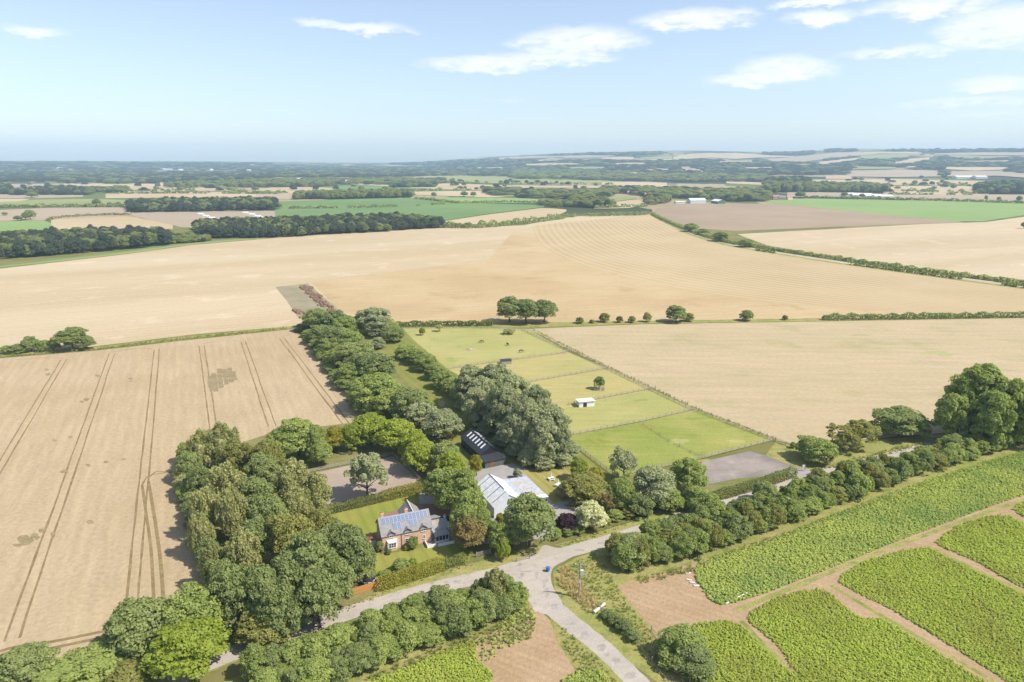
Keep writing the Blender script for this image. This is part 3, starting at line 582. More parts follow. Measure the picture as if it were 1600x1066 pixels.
# ---------------------------------------------------------------- vegetation: shared crowns and trunks
def leaf_quads(c, n, size, rs, flat=.75):
    """leaf clumps: quads at c (n,3) facing n (n,3)"""
    k = len(c)
    n = n / (np.linalg.norm(n, axis=1, keepdims=True) + 1e-9)
    t = rs.normal(size=(k, 3)); t -= (t * n).sum(1, keepdims=True) * n; t /= np.linalg.norm(t, axis=1, keepdims=True) + 1e-9
    b = np.cross(n, t); s = (np.asarray(size) * rs.uniform(.6, 1.3, k))[:, None]
    j = lambda: 1 + rs.uniform(-.35, .35, (k, 1))
    t, b = t * s, b * s * flat
    lift = n * s * .35
    return np.stack([c - t * j() - b * .35 * j(), c + b * -.9 * j() + t * .3 + lift, c + t * j() + b * .3 * j(), c + b * .9 * j() - t * .3 - lift], 1)
def crown_mesh(kind, seed):
    """unit crown: height 1, spread 1, base of the tree at the origin"""
    rs = np.random.default_rng(seed)
    spec = dict(round=(115, .52, (.5, .5, .47), .12, 135, .0235), oak=(96, .53, (.5, .5, .46), .138, 155, .0235), tall=(140, .50, (.46, .46, .50), .10, 115, .0215),
                bush=(70, .45, (.5, .5, .52), .155, 135, .031), cone=(70, .5, (.5, .5, .5), .12, 90, .034), weep=(105, .52, (.48, .48, .47), .10, 130, .0215), open=(52, .58, (.5, .5, .41), .12, 95, .029))[kind]
    nc, zc, rad, cr, nl, ls = spec; rad = np.array(rad)
    lobes = rs.normal(size=(7, 3)); lobes /= np.linalg.norm(lobes, axis=1, keepdims=True)
    amp = rs.uniform(-.22, .26, 7)
    Q, N, Vr = [], [], []
    for i in range(nc):
        d = rs.normal(size=3); d /= np.linalg.norm(d)
        if d[2] < -.75: d[2] = -d[2]
        lob = 1 + (amp * np.clip(lobes @ d, 0, 1) ** 3).sum()
        f = rs.uniform(.62, .93) if rs.random() < .8 else rs.uniform(.25, .6)
        r = cr * rs.uniform(.65, 1.25)
        ext = np.maximum(rad - r * .55, .05) * lob
        if kind == 'cone':
            z = rs.uniform(.06, .97); w_ = (1 - z) ** .85 * .42; a = rs.uniform(0, 6.283); c = np.array([math.cos(a) * w_, math.sin(a) * w_, z]); r = cr * (.5 + .7 * (1 - z))
            d = np.array([math.cos(a), math.sin(a), .5])
        else:
            if d[2] < 0: d = d * np.array([1 / math.sqrt(max(.25, 1 - .85 * d[2] ** 2))] * 2 + [1])
            c = np.array([0, 0, zc]) + d * ext * f
        n = rs.normal(size=(nl, 3)); n /= np.linalg.norm(n, axis=1, keepdims=True)
        n[:, 2] = np.where(n[:, 2] < -.3, -n[:, 2], n[:, 2])
        out_ = (n @ (d * np.array([1, 1, .7]))); keep = out_ > rs.uniform(-.75, .1, nl); n = n[keep]; k = len(n)
        sq = np.array([1, 1, .72]) if kind != 'weep' else np.array([.8, .8, 1.5])
        p = c + n * sq * r * rs.uniform(.72, 1.08, (k, 1))
        if kind == 'weep': p[:, 2] -= rs.uniform(0, .05, k); nn = n * np.array([1, 1, .35])
        else: nn = n + np.array([0, 0, .35])
        nn = nn + rs.normal(size=(k, 3)) * .45
        good = p[:, 2] > (.01 if kind in ('bush', 'cone') else .05 if kind != 'open' else .14)
        Q.append(p[good]); N.append(nn[good])
        Vr.append(np.clip(rs.normal(.5 + rs.uniform(-.22, .22), .2, good.sum()), 0, 1))
    Q, N, Vr = np.concatenate(Q), np.concatenate(N), np.concatenate(Vr)
    V = leaf_quads(Q, N, ls, rs)
    # inner shade leaves stop the crown from being see-through
    k = 800; d = rs.normal(size=(k, 3)); d /= np.linalg.norm(d, axis=1, keepdims=True)
    if kind == 'cone':
        z = rs.uniform(.05, .9, k); ci = np.stack([d[:, 0] * (1-z) * .3, d[:, 1] * (1-z) * .3, z], 1)
    else: ci = np.array([0, 0, zc]) + d * rad * rs.uniform(.25, .6 if kind != 'open' else .45, (k, 1))
    V2 = leaf_quads(ci[ci[:, 2] > .03], d[ci[:, 2] > .03], .055, rs)
    V = np.concatenate([V, V2]); Vr = np.concatenate([Vr, np.full(len(V2), .45)])
    return quads_mesh('crown_' + kind, V, Vr)
def trunk_mesh(kind, seed):
    rs = random.Random(seed); b = MB()
    top = dict(round=.5, oak=.45, tall=.7, bush=.35, cone=.8, weep=.65, open=.5)[kind]
    lean = (rs.uniform(-.02, .02), rs.uniform(-.02, .02))
    b.tube((0, 0, -.004), (lean[0], lean[1], top * .5), .030, .022); b.tube((lean[0], lean[1], top * .5), (lean[0]*2, lean[1]*2, top), .022, .010)
    for k in range(6):
        a = k * 1.05 + rs.uniform(-.3, .3); z = top * rs.uniform(.42, .85); l = rs.uniform(.2, .33) if kind != 'cone' else .1
        b.tube((lean[0], lean[1], z), (math.cos(a) * l, math.sin(a) * l, min(.85, z + rs.uniform(.12, .26))), .012, .004, 6)
    return mesh_from('trunk_' + kind, b.v, b.f)
CROWN, TRUNK = {}, {}
for i, k in enumerate(('round', 'oak', 'tall', 'bush', 'cone', 'weep', 'open')):
    nv = 3 if k in ('round', 'oak', 'bush', 'tall', 'weep') else 2
    CROWN[k] = [crown_mesh(k, 100 + i * 10 + j) for j in range(nv)]
    TRUNK[k] = [trunk_mesh(k, 200 + i * 10 + j) for j in range(nv)]
    for me in CROWN[k]: me.materials.append(LEAF['mid'])
    for me in TRUNK[k]: me.materials.append(BARK)
def plant(name, p, h, wd, kind, leaf, label, cat='tree', group=None, z=0.0):
    o = empty(name, (p[0], p[1], z), random.uniform(0, 6.28)); o.scale = (wd, wd * random.uniform(.92, 1.08), h)
    j = random.randrange(len(CROWN[kind]))
    for nm, me, m in (('trunk', TRUNK[kind][j], None), ('crown', CROWN[kind][j], LEAF[leaf])):
        c = bpy.data.objects.new(nm if cat == 'tree' or nm == 'trunk' else 'foliage', me); COL.objects.link(c); c.parent = o
        if nm == 'trunk' and cat != 'tree': c.name = 'stem'
        if m: c.material_slots[0].link = 'OBJECT'; c.material_slots[0].material = m
    return tag(o, label, cat, group)
def top_tree(x, ytop, h, wpx, kind, leaf, label, name='broadleaf_tree', cat='tree', group=None, jitter=.0):
    """x, ytop: photo pixel of the crown's top; h metres; wpx crown width in photo pixels"""
    p = P(x, ytop, h * .97); return plant(name, p, h, max(.6, wpx / ppm(p) * 1.06), kind, leaf, label, cat, group)
def base_tree(x, ybase, h, wpx, kind, leaf, label, name='broadleaf_tree', cat='tree', group=None):
    p = P(x, ybase); return plant(name, p, h, wpx / ppm(p) * 1.06, kind, leaf, label, cat, group)

# --- belt between the wheat field and the mown strip
g = 'trees of the belt beside the wheat'
L1 = 'dark green broadleaf tree in the belt between the wheat field and the mown ride'
for (x, y, h, wp, lf) in [(494,482,13,54,'dark'),(520,485,13,44,'dark'),(540,493,12,46,'mid'),(523,508,14,58,'dark'),(502,508,10,40,'dark'),(546,516,12,50,'mid'),(553,533,13.5,62,'dark'),(532,540,10,46,'mid'),(516,530,9,40,'mid'),
                       (580,550,14,70,'dark'),(552,566,10,52,'mid'),(590,584,14.5,78,'mid'),(568,596,10.5,56,'mid'),(612,608,11,60,'mid')]:
    top_tree(x, y, h, wp, 'round' if lf == 'dark' else 'oak', lf, L1, 'broadleaf_tree', group=g)
top_tree(584, 481, 15, 66, 'tall', 'grey', 'tall grey-green willow at the far end of the mown ride', 'willow_tree')
top_tree(590, 527, 6, 22, 'bush', 'grey', 'round grey-green bush at the foot of the tall willow', 'shrub', 'shrub')
top_tree(563, 488, 8, 22, 'round', 'mid', 'small bright tree between the belt and the tall willow', 'broadleaf_tree')
top_tree(640, 608, 12.5, 66, 'round', 'dark', 'dark bushy tree next to the spreading grey-leaved tree above the black barn', 'broadleaf_tree')
top_tree(655, 628, 10, 52, 'open', 'grey', 'grey-green tree in front of the dark bushy tree at the end of the belt', 'broadleaf_tree')
top_tree(690, 641, 10, 64, 'oak', 'grey', 'spreading silvery grey-leaved tree beside the black barn', 'broadleaf_tree')
ORD = ['first', 'second', 'third', 'fourth', 'fifth', 'sixth', 'seventh', 'eighth', 'ninth']
g = 'trees along the far side of the mown ride'; L2 = ' tree from the tall willow in the row between ride and paddocks'
for k_, (x, y, h, wp) in enumerate([(606,500,8,34),(614,510,8,40),(634,538,7.2,36),(650,545,7.5,36),(666,553,7.8,38),(679,568,7,34),(693,580,7.2,38),(706,590,7,36),(718,598,6.5,32)]):
    top_tree(x, y, h, wp, 'round', random.choice(['mid', 'mid', 'dark']), ORD[k_] + L2, 'broadleaf_tree', group=g)
g = 'tall willows beside the paddocks'; L3 = 'tall feathery grey-green willow in the big clump beside the paddocks'
for (x, y, h, wp) in [(735,572,16,62),(775,571,18,66),(757,590,17,60),(803,586,19,66),(838,606,19,62),(866,634,18,66),(785,600,19,64),(822,625,19,64),(745,606,15,54),(850,650,16,60),(876,664,13,40),(808,640,16,56)]:
    top_tree(x, y, h, wp, 'tall', 'grey', L3, 'willow_tree', group=g)
for (x, y) in [(728,640),(748,660),(766,678),(786,698),(806,714),(826,728),(850,733),(874,728),(890,714)]:
    base_tree(x, y, random.uniform(4.5, 6), random.uniform(30, 38), 'bush', 'grey', 'low grey-green bush filling the foot of the willow clump', 'shrub', 'shrub', 'bushes under the willows')
# --- belt round the riding arena
g = 'bright trees round the arena'; L4 = ' bright yellow-green tree from the golden tree in the row behind the arena'
for k_, (x, y, h, wp) in enumerate([(547,662,9.5,36),(577,645,11.5,62),(619,655,11.5,62),(645,671,10,46),(655,690,10,52)]):
    top_tree(x, y, h, wp, 'round', 'bright', ORD[k_] + L4, 'broadleaf_tree', group=g)
top_tree(521, 666, 9, 40, 'round', 'gold', 'golden yellow-leaved tree in the row behind the riding arena', 'broadleaf_tree')
for (x, y, h, wp) in [(463,655,12.5,64),(440,668,11,54),(490,664,11,44),(500,690,8,40)]:
    top_tree(x, y, h, wp, 'oak', 'mid', 'mid green tree at the wheat corner of the riding arena', 'broadleaf_tree', group='trees at the corner of the arena')
top_tree(694, 689, 11, 52, 'round', 'dark', 'dark green tree between the arena and the black barn', 'broadleaf_tree')
top_tree(570, 712, 13, 62, 'open', 'grey', 'lone grey-green tree in the hedge between the arena and the lawn', 'broadleaf_tree')
# --- wooded corner between wheat, arena and lane
g = 'trees of the wooded corner'
L5 = 'pale olive birch in the wooded corner between the wheat and the house'
for (x, y, h, wp) in [(343,664,14,66),(312,674,13,54),(350,722,15,72),(318,760,14,58),(356,768,14,54),(455,722,15,70),(490,738,13,60),(376,832,14,62),(461,760,12,54),(310,800,12,46),(330,845,12,46)]:
    top_tree(x, y, h, wp, 'weep', 'birch', L5, 'birch_tree', group='birches of the wooded corner')
L6 = 'dark green broadleaf tree in the wooded corner between the wheat and the house'
for (x, y, h, wp) in [(291,703,10,40),(305,725,11,44),(407,712,12,56),(398,747,13,62),(420,775,13,62),(474,845,15,84),(512,822,13,70),(445,866,14,74),(366,893,12,74),(404,884,14,72),(493,893,13,70),(540,822,14,76),(560,842,11,50),(345,900,10,56),(430,915,12,66),(395,810,13,62),(520,870,12,60),(340,870,11,50)]:
    top_tree(x, y, h, wp, 'oak' if wp > 60 else 'round', 'dark', L6, 'broadleaf_tree', group=g)
L7 = 'yellowish green tree rising from the wooded corner between the wheat and the house'
for (x, y, h, wp) in [(412,693,13,58),(449,799,15,76),(500,795,12,56),(372,690,12,52)]:
    top_tree(x, y, h, wp, 'round', 'olive', L7, 'broadleaf_tree', group='yellowish trees of the wooded corner')
for k in range(15):
    t = k / 14; q = [(292,722),(292,765),(304,800),(314,840),(326,885),(338,925)]; i = min(int(t*5), 4); f = t*5 - i
    base_tree(q[i][0]*(1-f) + q[i+1][0]*f + random.uniform(-2, 4), q[i][1]*(1-f) + q[i+1][1]*f, random.uniform(4, 7), random.uniform(30, 42), 'bush', random.choice(['dark', 'mid', 'birch']), 'leafy undergrowth shrub along the wheat edge of the wooded corner', 'shrub', 'shrub', 'undergrowth of the wooded corner')
for k in range(16):
    t = k / 15; base_tree(474 + 104*t + random.uniform(-2, 3), 517 + 136*t, random.uniform(3.5, 6), random.uniform(20, 30) * (1 + .4*t), 'bush', random.choice(['dark', 'mid']), 'leafy undergrowth shrub at the wheat edge of the tree belt', 'shrub', 'shrub', 'undergrowth of the tree belt')
# --- trees by the lane at the wheat corner
top_tree(208, 940, 12, 108, 'oak', 'dark', 'large dark oak at the wheat edge beside the bright round tree', 'oak_tree')
top_tree(285, 928, 12, 92, 'oak', 'mid', 'mid green tree behind the bright round tree by the lane', 'broadleaf_tree')
top_tree(290, 976, 10, 116, 'round', 'bright', 'round bright green tree standing by the lane', 'broadleaf_tree')
top_tree(412, 946, 7.5, 92, 'round', 'olive', 'rounded olive-yellow tree between the lane and the dark trees', 'broadleaf_tree')
top_tree(36, 1016, 7, 84, 'round', 'dark', 'dark rounded tree at the bottom corner of the wheat', 'broadleaf_tree')
top_tree(140, 1020, 6, 110, 'round', 'mid', 'spreading light green tree below the large dark oak', 'broadleaf_tree')
top_tree(95, 1040, 5, 90, 'bush', 'mid', 'low light green bush between the dark rounded tree and the spreading tree', 'shrub', 'shrub')
top_tree(200, 1040, 5, 80, 'bush', 'olive', 'low olive bush at the foot of the spreading tree by the lane', 'shrub', 'shrub')
# --- garden and farmyard trees
g = 'big trees between the house and the white barn'; L8 = 'big mid green tree between the house and the white-roofed barn'
for (x, y, h, wp) in [(692,732,11,62),(722,741,12,54),(704,752,10,50),(728,787,11,50),(744,796,10,44),(734,766,12,50),(778,814,8,38)]:
    top_tree(x, y, h, wp, 'oak', 'mid', L8, 'broadleaf_tree', group=g)
top_tree(706, 706, 11, 52, 'round', 'bright', 'yellow-green tree standing just below the black barn', 'broadleaf_tree')
top_tree(744, 710, 7, 22, 'round', 'gold', 'small golden tree at the corner of the black barn', 'ornamental_tree')
base_tree(713, 812, 6, 21, 'cone', 'cream', 'small pale conical conifer beside the fountain', 'conifer_tree')
top_tree(735, 806, 9.5, 60, 'round', 'brown', 'thin tan-leaved tree on the front lawn', 'broadleaf_tree')
top_tree(797, 816, 6.5, 26, 'weep', 'bright', 'golden weeping tree beside the big maple', 'weeping_tree')
top_tree(786, 846, 5, 26, 'weep', 'bright', 'small golden weeping tree in front of the dark trees by the lane', 'weeping_tree')
top_tree(828, 783, 12.5, 76, 'oak', 'dark', 'large dark maple at the garden entrance on the lane', 'maple_tree')
top_tree(800, 800, 10, 42, 'round', 'dark', 'dark tree behind the golden weeping tree', 'broadleaf_tree')
top_tree(782, 802, 5, 22, 'bush', 'gold', 'golden bush against the gable of the white barn', 'shrub', 'shrub')
base_tree(922, 826, 7.6, 50, 'bush', 'cream', 'rounded tree covered in cream-white leaves beside the purple bush', 'ornamental_tree')
base_tree(885, 829, 4.6, 36, 'bush', 'purple', 'dark purple-leaved bush beside the cream-white tree', 'shrub', 'shrub')
base_tree(808, 747, 3.2, 14, 'bush', 'grey', 'pale silvery bush at the corner of the side lawn', 'shrub', 'shrub')
top_tree(905, 716, 7, 30, 'round', 'bright', 'small bright green tree beside the yellow bush', 'broadleaf_tree')
base_tree(930, 752, 4.6, 24, 'bush', 'gold', 'yellow-leaved bush below the paddock fence', 'shrub', 'shrub')
top_tree(912, 742, 8, 66, 'round', 'olive', 'broad olive-green tree behind the cream-white tree', 'broadleaf_tree')
top_tree(886, 752, 5, 30, 'bush', 'birch', 'pale bush at the edge of the side lawn', 'shrub', 'shrub')
top_tree(977, 706, 9, 42, 'open', 'grey', 'loose grey-green tree at the corner of the lush paddock', 'broadleaf_tree')
top_tree(970, 747, 9, 40, 'round', 'mid', 'upright deep green tree between the cream tree and the grey trees', 'broadleaf_tree')
top_tree(948, 770, 6, 24, 'open', 'brown', 'thin brownish shrub beside the cream-white tree', 'shrub', 'shrub')
top_tree(1025, 730, 10.5, 66, 'oak', 'grey', 'large grey-green tree beside the gravel yard', 'broadleaf_tree')
top_tree(1078, 717, 10.5, 56, 'round', 'mid', 'tall mid green tree at the corner of the gravel yard', 'broadleaf_tree')
top_tree(1000, 772, 6, 40, 'bush', 'dark', 'dark bush at the foot of the grey-green tree', 'shrub', 'shrub')
top_tree(1048, 765, 6, 44, 'bush', 'mid', 'mid green bush overhanging the lane below the gravel yard', 'shrub', 'shrub')
top_tree(1090, 760, 7, 46, 'bush', 'mid', 'leafy bush between the lane hedge and the tall mid green tree', 'shrub', 'shrub')
# --- lane side towards the wolds
top_tree(1277, 683, 8, 60, 'round', 'mid', 'leafy green tree beside the white sign at the yard entrance', 'broadleaf_tree')
top_tree(1322, 668, 8, 46, 'open', 'olive', 'olive-brown hawthorn beside the leafy green tree', 'hawthorn_tree')
top_tree(1348, 656, 10, 52, 'open', 'olive', 'taller olive-brown hawthorn beside the dark round tree', 'hawthorn_tree')
top_tree(1411, 638, 10, 84, 'round', 'dark', 'dark round-headed tree at the fallow field edge', 'broadleaf_tree')
for (x, y, h, wp) in [(1535,571,25,88),(1492,616,17,60),(1582,592,22,70),(1556,612,20,70),(1510,595,20,62),(1620,606,20,74)]:
    top_tree(x, y, h, wp, 'tall', 'mid', 'tall leafy poplar in the clump rising over the lane thicket', 'poplar_tree', group='poplars over the lane thicket')
base_tree(1239, 700, 2.2, 9, 'bush', 'mid', 'small shrub at the end of the paddock fence', 'shrub', 'shrub')
# --- hedgerow between stubble and fallow
L9 = 'large dark oak of the clump in the hedgerow above the paddocks'
for (x, y, h, wp, L9) in [(796,504,14,42,'end oak of the hedgerow clump, above the sprawling pale shrub'),(822,505,14.5,46,'middle oak of the clump of three in the hedgerow'),(850,504,14,40,'end oak of the hedgerow clump, beside the low dark bush')]: base_tree(x, y, h, wp, 'oak', 'dark', L9, 'oak_tree', group='oak clump in the hedgerow')
for (x, y, h, wp, lf, lb) in [(906,505,3.6,14,'dark','low dark bush beside the oak clump'),(944,503,5.5,17,'olive','yellowish bush next to the low dark bush'),(968,504,4,12,'brown','small tan bush in the hedgerow gap'),
    (987,504,4,13,'olive','small yellow-green bush in the hedgerow'),(1011,503,6,15,'birch','upright pale bush beside the hedgerow oak'),(1076,502,5,18,'olive','yellow-green bush leaning on the hedgerow oak'),
    (1166,501,6.5,22,'dark','lone round bush in the field margin'),(1226,500,3,10,'brown','stunted thorn bush in the field margin'),(925,505,2.2,9,'olive','very low bush by the hedgerow ditch')]:
    base_tree(x, y, h, wp, 'bush', lf, lb, 'shrub', 'shrub')
base_tree(1056, 503, 10, 32, 'oak', 'dark', 'single dark oak standing in the hedgerow', 'oak_tree')
base_tree(114, 546, 10.5, 50, 'oak', 'dark', 'large oak at the field margin above the wheat', 'oak_tree')
base_tree(137, 546, 7, 26, 'oak', 'dark', 'smaller oak leaning against the large oak above the wheat', 'oak_tree')
for (x, y, h, wp, lf, lb) in [(50,549,8,24,'dark','dark pointed tree in the hedge above the wheat'),(70,549,6,20,'mid','light green bush between the two oaks and the dark tree'),(30,551,4.5,30,'dark','low dark bush in the hedge above the wheat'),(84,548,6,16,'mid','small bush against the large oak above the wheat'),(12,552,4,22,'mid','low hedge bush at the end of the wheat margin')]:
    base_tree(x, y, h, wp, 'bush', lf, lb, 'shrub', 'shrub')
for (x, y, h, wp, lb) in [(1080,362,10,24,'roadside tree beside the ploughed field on the curved lane'),(1099,367,8,20,'middle roadside tree on the curved lane'),(1126,377,10,26,'bushy roadside tree beside the straw field on the curved lane'),(1166,386,9,27,'lone leaning roadside tree on the curved lane')]:
    base_tree(x, y, h, wp, 'oak', 'mid', lb, 'roadside_tree')
# paddock trees with their guards
base_tree(660, 524, 4.2, 10, 'round', 'bright', 'small bright tree standing in the far paddock', 'young_tree')
base_tree(686, 518, 4.2, 12, 'open', 'birch', 'thin pale tree standing in the far paddock', 'young_tree')
base_tree(936, 608, 5.6, 17, 'round', 'mid', 'young tree inside a timber guard in the yellow paddock', 'young_tree')
base_tree(795, 522, 3.0, 20, 'open', 'birch', 'sprawling pale shrub below the oak clump', 'shrub', 'shrub')

# --- thickets along the lane (one shrub after another)
def thicket(front, back, n, rows, h, wd, label, group, leafs, hvar=.34):
    fr, bk = soften(pts(front), 8, False), soften(pts(back), 8, False)
    def at(c, t):
        i = t * (len(c) - 1); k = min(int(i), len(c) - 2); return c[k] + (c[k+1] - c[k]) * (i - k)
    for j in range(rows):
        for i in range(n):
            t = min(1, max(0, (i + .5 + .5 * (j % 2) + random.uniform(-.25, .25)) / n)); s = (j + .5 + random.uniform(-.2, .2)) / rows
            p = at(fr, t) * (1 - s) + at(bk, t) * s
            plant('shrub', p, h * random.uniform(1 - hvar, 1 + hvar), wd * random.uniform(.8, 1.2), random.choice(['bush', 'bush', 'round', 'tall', 'weep']), random.choice(leafs), label, 'shrub', group)
thicket([(972,893),(1060,876),(1110,862),(1200,832),(1300,796),(1400,758),(1500,724),(1600,696),(1700,668)], [(955,868),(1040,843),(1140,806),(1240,774),(1300,754),(1420,722),(1500,700),(1600,672),(1700,645)], 54, 3, 5.6, 5.7,
        'dense shrub in the thicket between the lane and the leafy crop', 'shrubs of the lane thicket', ['dark', 'mid', 'mid', 'olive'])
thicket([(815,955),(745,985),(650,1022),(560,1058),(470,1098)], [(798,925),(700,948),(600,978),(500,1010),(380,1058)], 18, 3, 5.2, 6.2,
        'dense shrub in the thicket south of the lane facing the house', 'shrubs of the south thicket', ['dark', 'mid', 'mid'])
top_tree(775, 892, 8.5, 52, 'weep', 'birch', 'pale birch rising from the thicket at the lane junction', 'birch_tree')
top_tree(1108, 770, 9, 56, 'round', 'mid', 'tall bushy tree rising from the lane thicket opposite the gravel yard', 'broadleaf_tree')
top_tree(1195, 752, 6.5, 40, 'round', 'dark', 'dark tree rising from the lane thicket by the clipped roadside hedge', 'broadleaf_tree')
base_tree(985, 880, 7, 70, 'round', 'dark', 'bulky dark tree at the end of the lane thicket near the junction', 'broadleaf_tree')
top_tree(1068, 985, 6, 74, 'bush', 'mid', 'bulky shrub in the crop corner beside the side lane', 'shrub', 'shrub')
top_tree(1085, 1015, 5, 70, 'bush', 'dark', 'dark shrub below the bulky shrub beside the side lane', 'shrub', 'shrub')
for (x, y, h, wp) in [(962,975,2.2,22),(975,985,2.6,28),(990,1000,2.4,24),(948,965,1.8,18)]:
    base_tree(x, y, h, wp, 'bush', 'dark', 'low dark bramble in the ditch of the side lane', 'shrub', 'shrub', 'brambles of the ditch')
for (x, y, h, wp, lf) in [(868,840,2.6,22,'mid'),(885,836,2.2,20,'dark'),(902,832,2.2,22,'mid'),(940,818,2.6,26,'mid'),(960,812,2.8,26,'mid'),(980,808,2.6,24,'olive'),(1000,802,2.6,24,'mid')]:
    base_tree(x, y, h, wp, 'bush', lf, 'low shrub in the loose hedge between the lane and the cream tree', 'shrub', 'shrub', 'loose hedge along the lane')
for (x, y, h, wp, lf, lb) in [(600,905,2.2,24,'mid','round shrub between the trampoline and the garden bench'),(628,893,3.2,32,'mid','dark rounded shrub behind the garden bench'),(646,889,2.8,16,'bright','yellow-green shrub beside the dark rounded shrub on the front lawn'),
      (646,858,3.6,15,'mid','green climber shrub against the house front'),(635,860,1.4,8,'mid','small flower bush under the house window'),(608,866,1.4,10,'dark','low bush under the bay window'),(594,862,3,12,'dark','dark shrub at the gable corner of the house')]:
    base_tree(x, y, h, wp, 'bush', lf, lb, 'shrub', 'shrub')

# --- hedges: leafy bars along a line
def hedge(name, line, width, h, leaf_size, leaf, label, cat='hedge', lumpy=.15, group=None, gaps=0.0, world=False, dens=1.0):
    rs = np.random.default_rng(abs(hash(label)) % 9973 if False else len(label) * 31 + int(width * 10))
    c = np.array([np.array(q[:2]) for q in (line if world else soften(pts(line), 6, False))])
    seg = np.linalg.norm(np.diff(c, axis=0), axis=1); cum = np.concatenate([[0], np.cumsum(seg)]); L = cum[-1]
    n = int(min(26000, L * (2 * h + width) / (leaf_size ** 2) * .9 * dens))
    s = rs.uniform(0, L, n); cx = np.stack([np.interp(s, cum, c[:, 0]), np.interp(s, cum, c[:, 1])], 1)
    i = np.clip(np.searchsorted(cum, s) - 1, 0, len(seg) - 1); d = np.diff(c, axis=0)[i] / (seg[i][:, None] + 1e-9); nn = np.stack([-d[:, 1], d[:, 0]], 1)
    per = rs.uniform(0, 2 * h + width, n)
    off = np.where(per < h, -width / 2, np.where(per < h + width, per - h - width / 2, width / 2))
    z = np.where(per < h, per, np.where(per < h + width, h, 2 * h + width - per))
    ph = rs.uniform(0, 6.28, 3); lump = 1 + lumpy * (np.sin(s * .9 / width * 2 + ph[0]) + .7 * np.sin(s * 2.3 / width + ph[1]) + .5 * np.sin(s * .13 + ph[2]))
    z = z * lump * rs.uniform(.92, 1.06, n); off = off * (1 + (lump - 1) * .6) * rs.uniform(.88, 1.1, n)
    pos = np.stack([cx[:, 0] + nn[:, 0] * off, cx[:, 1] + nn[:, 1] * off, np.maximum(z, .03)], 1)
    nrm = np.stack([nn[:, 0] * np.sign(off) * (per < h) + nn[:, 0] * np.sign(off) * (per > h + width), nn[:, 1] * np.sign(off) * ((per < h) | (per > h + width)), ((per >= h) & (per <= h + width)) * 1.0 + .15], 1) + rs.normal(size=(n, 3)) * .45
    if gaps:
        k = (np.sin(s * .021 + ph[0]) + np.sin(s * .047 + ph[1]) + .8 * np.sin(s * .11 + ph[2])) > gaps; pos, nrm = pos[k], nrm[k]
    return tag(obj(name, quads_mesh(name, leaf_quads(pos, nrm, leaf_size, rs), np.clip(rs.normal(.5, .25, len(pos)), 0, 1)), LEAF[leaf]), label, cat, group)
hedge('hedge', [(503,804),(560,791),(598,782)], 2.2, 2.0, .16, 'hedge', 'clipped green hedge between the arena and the striped lawn', lumpy=.03)
hedge('hedge', [(598,782),(630,774),(660,767)], 2.4, 2.4, .16, 'hedge_gold', 'golden clipped hedge at the end of the arena hedge', lumpy=.03)
hedge('hedge', [(590,921),(640,905),(690,888)], 2.6, 2.2, .16, 'hedge_gold', 'tall clipped golden hedge between the front lawn and the lane verge', lumpy=.03)
hedge('hedge', [(690,888),(712,881),(728,876)], 2.2, 1.7, .16, 'hedge', 'looser green end of the front garden hedge', lumpy=.06)
hedge('hedge', [(1112,782),(1160,768),(1200,756),(1240,742)], 2.6, 2.0, .18, 'hedge', 'clipped dark hedge between the gravel yard and the lane', lumpy=.05)
hedge('hedge', [(618,511),(680,510),(770,509)], 3, 2.6, .5, 'hedge', 'trimmed field hedge behind the far paddock', lumpy=.08)
hedge('hedge', [(1286,500),(1400,498.5),(1600,496),(1740,494)], 3.2, 2.8, .5, 'dark', 'dark field hedge between the stubble and the fallow field', lumpy=.14)
hedge('hedge', [(1019,335),(1030,341),(1050,350),(1080,362.5),(1130,378),(1180,387),(1300,405),(1450,425.5),(1720,461)], 4, 3.0, .8, 'dark', 'long dark hedge curving along the lane beside the ploughed field', lumpy=.16)
hedge('hedge', [(1180,391.5),(1240,400),(1300,409.5),(1450,430),(1720,466)], 3, 1.8, .8, 'hedge', 'low broken hedge on the near side of the curving lane', lumpy=.3, gaps=-.2)
hedge('hedge', [(690,356),(740,356.5),(800,352),(835,348),(880,342)], 6, 6, 1.2, 'dark', 'overgrown hedge at the stubble edge beside the long wood', lumpy=.3)
hedge('hedge', [(880,340),(930,338),(1000,336.5),(1012,335)], 4, 4, 1.1, 'dark', 'overgrown hedge along the top of the combed stubble', lumpy=.35, gaps=-.9)
hedge('hedge', [(-40,325),(40,324.5),(130,323.5),(196,324)], 8, 5, 1.8, 'dark', 'far dark hedge below the light pasture', lumpy=.25)
hedge('hedge', [(430,326.5),(540,325.5),(640,322.5),(700,319),(715,318)], 7, 4, 1.8, 'dark', 'broken hedge crossing the deep green crop', lumpy=.3, gaps=-.5)
hedge('hedge', [(648,310.5),(690,315),(715,318)], 7, 4, 2, 'dark', 'far hedge meeting the broken hedge at the deep green crop', lumpy=.2)
hedge('hedge', [(715,318),(790,316.5),(850,318)], 6, 3.5, 2, 'dark', 'thin hedge at the top of the deep green crop', lumpy=.2)
hedge('hedge', [(930,326.5),(960,325),(1012,323)], 6, 4.5, 1.8, 'dark', 'dark hedge below the small straw field by the village', lumpy=.3)
hedge('hedge', [(1258,309.5),(1330,311),(1450,313.5),(1600,318),(1760,322)], 8, 4.5, 2.2, 'dark', 'long straight hedge behind the bright green crop', lumpy=.2)
hedge('hedge', [(1398,298.5),(1440,300),(1480,301.5),(1530,303.5)], 12, 6, 3.5, 'dark', 'broken line of hedge across the far straw field', lumpy=.4, gaps=-.5)
hedge('hedge', [(75,345),(90,341),(150,337),(205,336)], 5, 2.5, 1.6, 'olive', 'thin far hedge below the brown field', lumpy=.2)
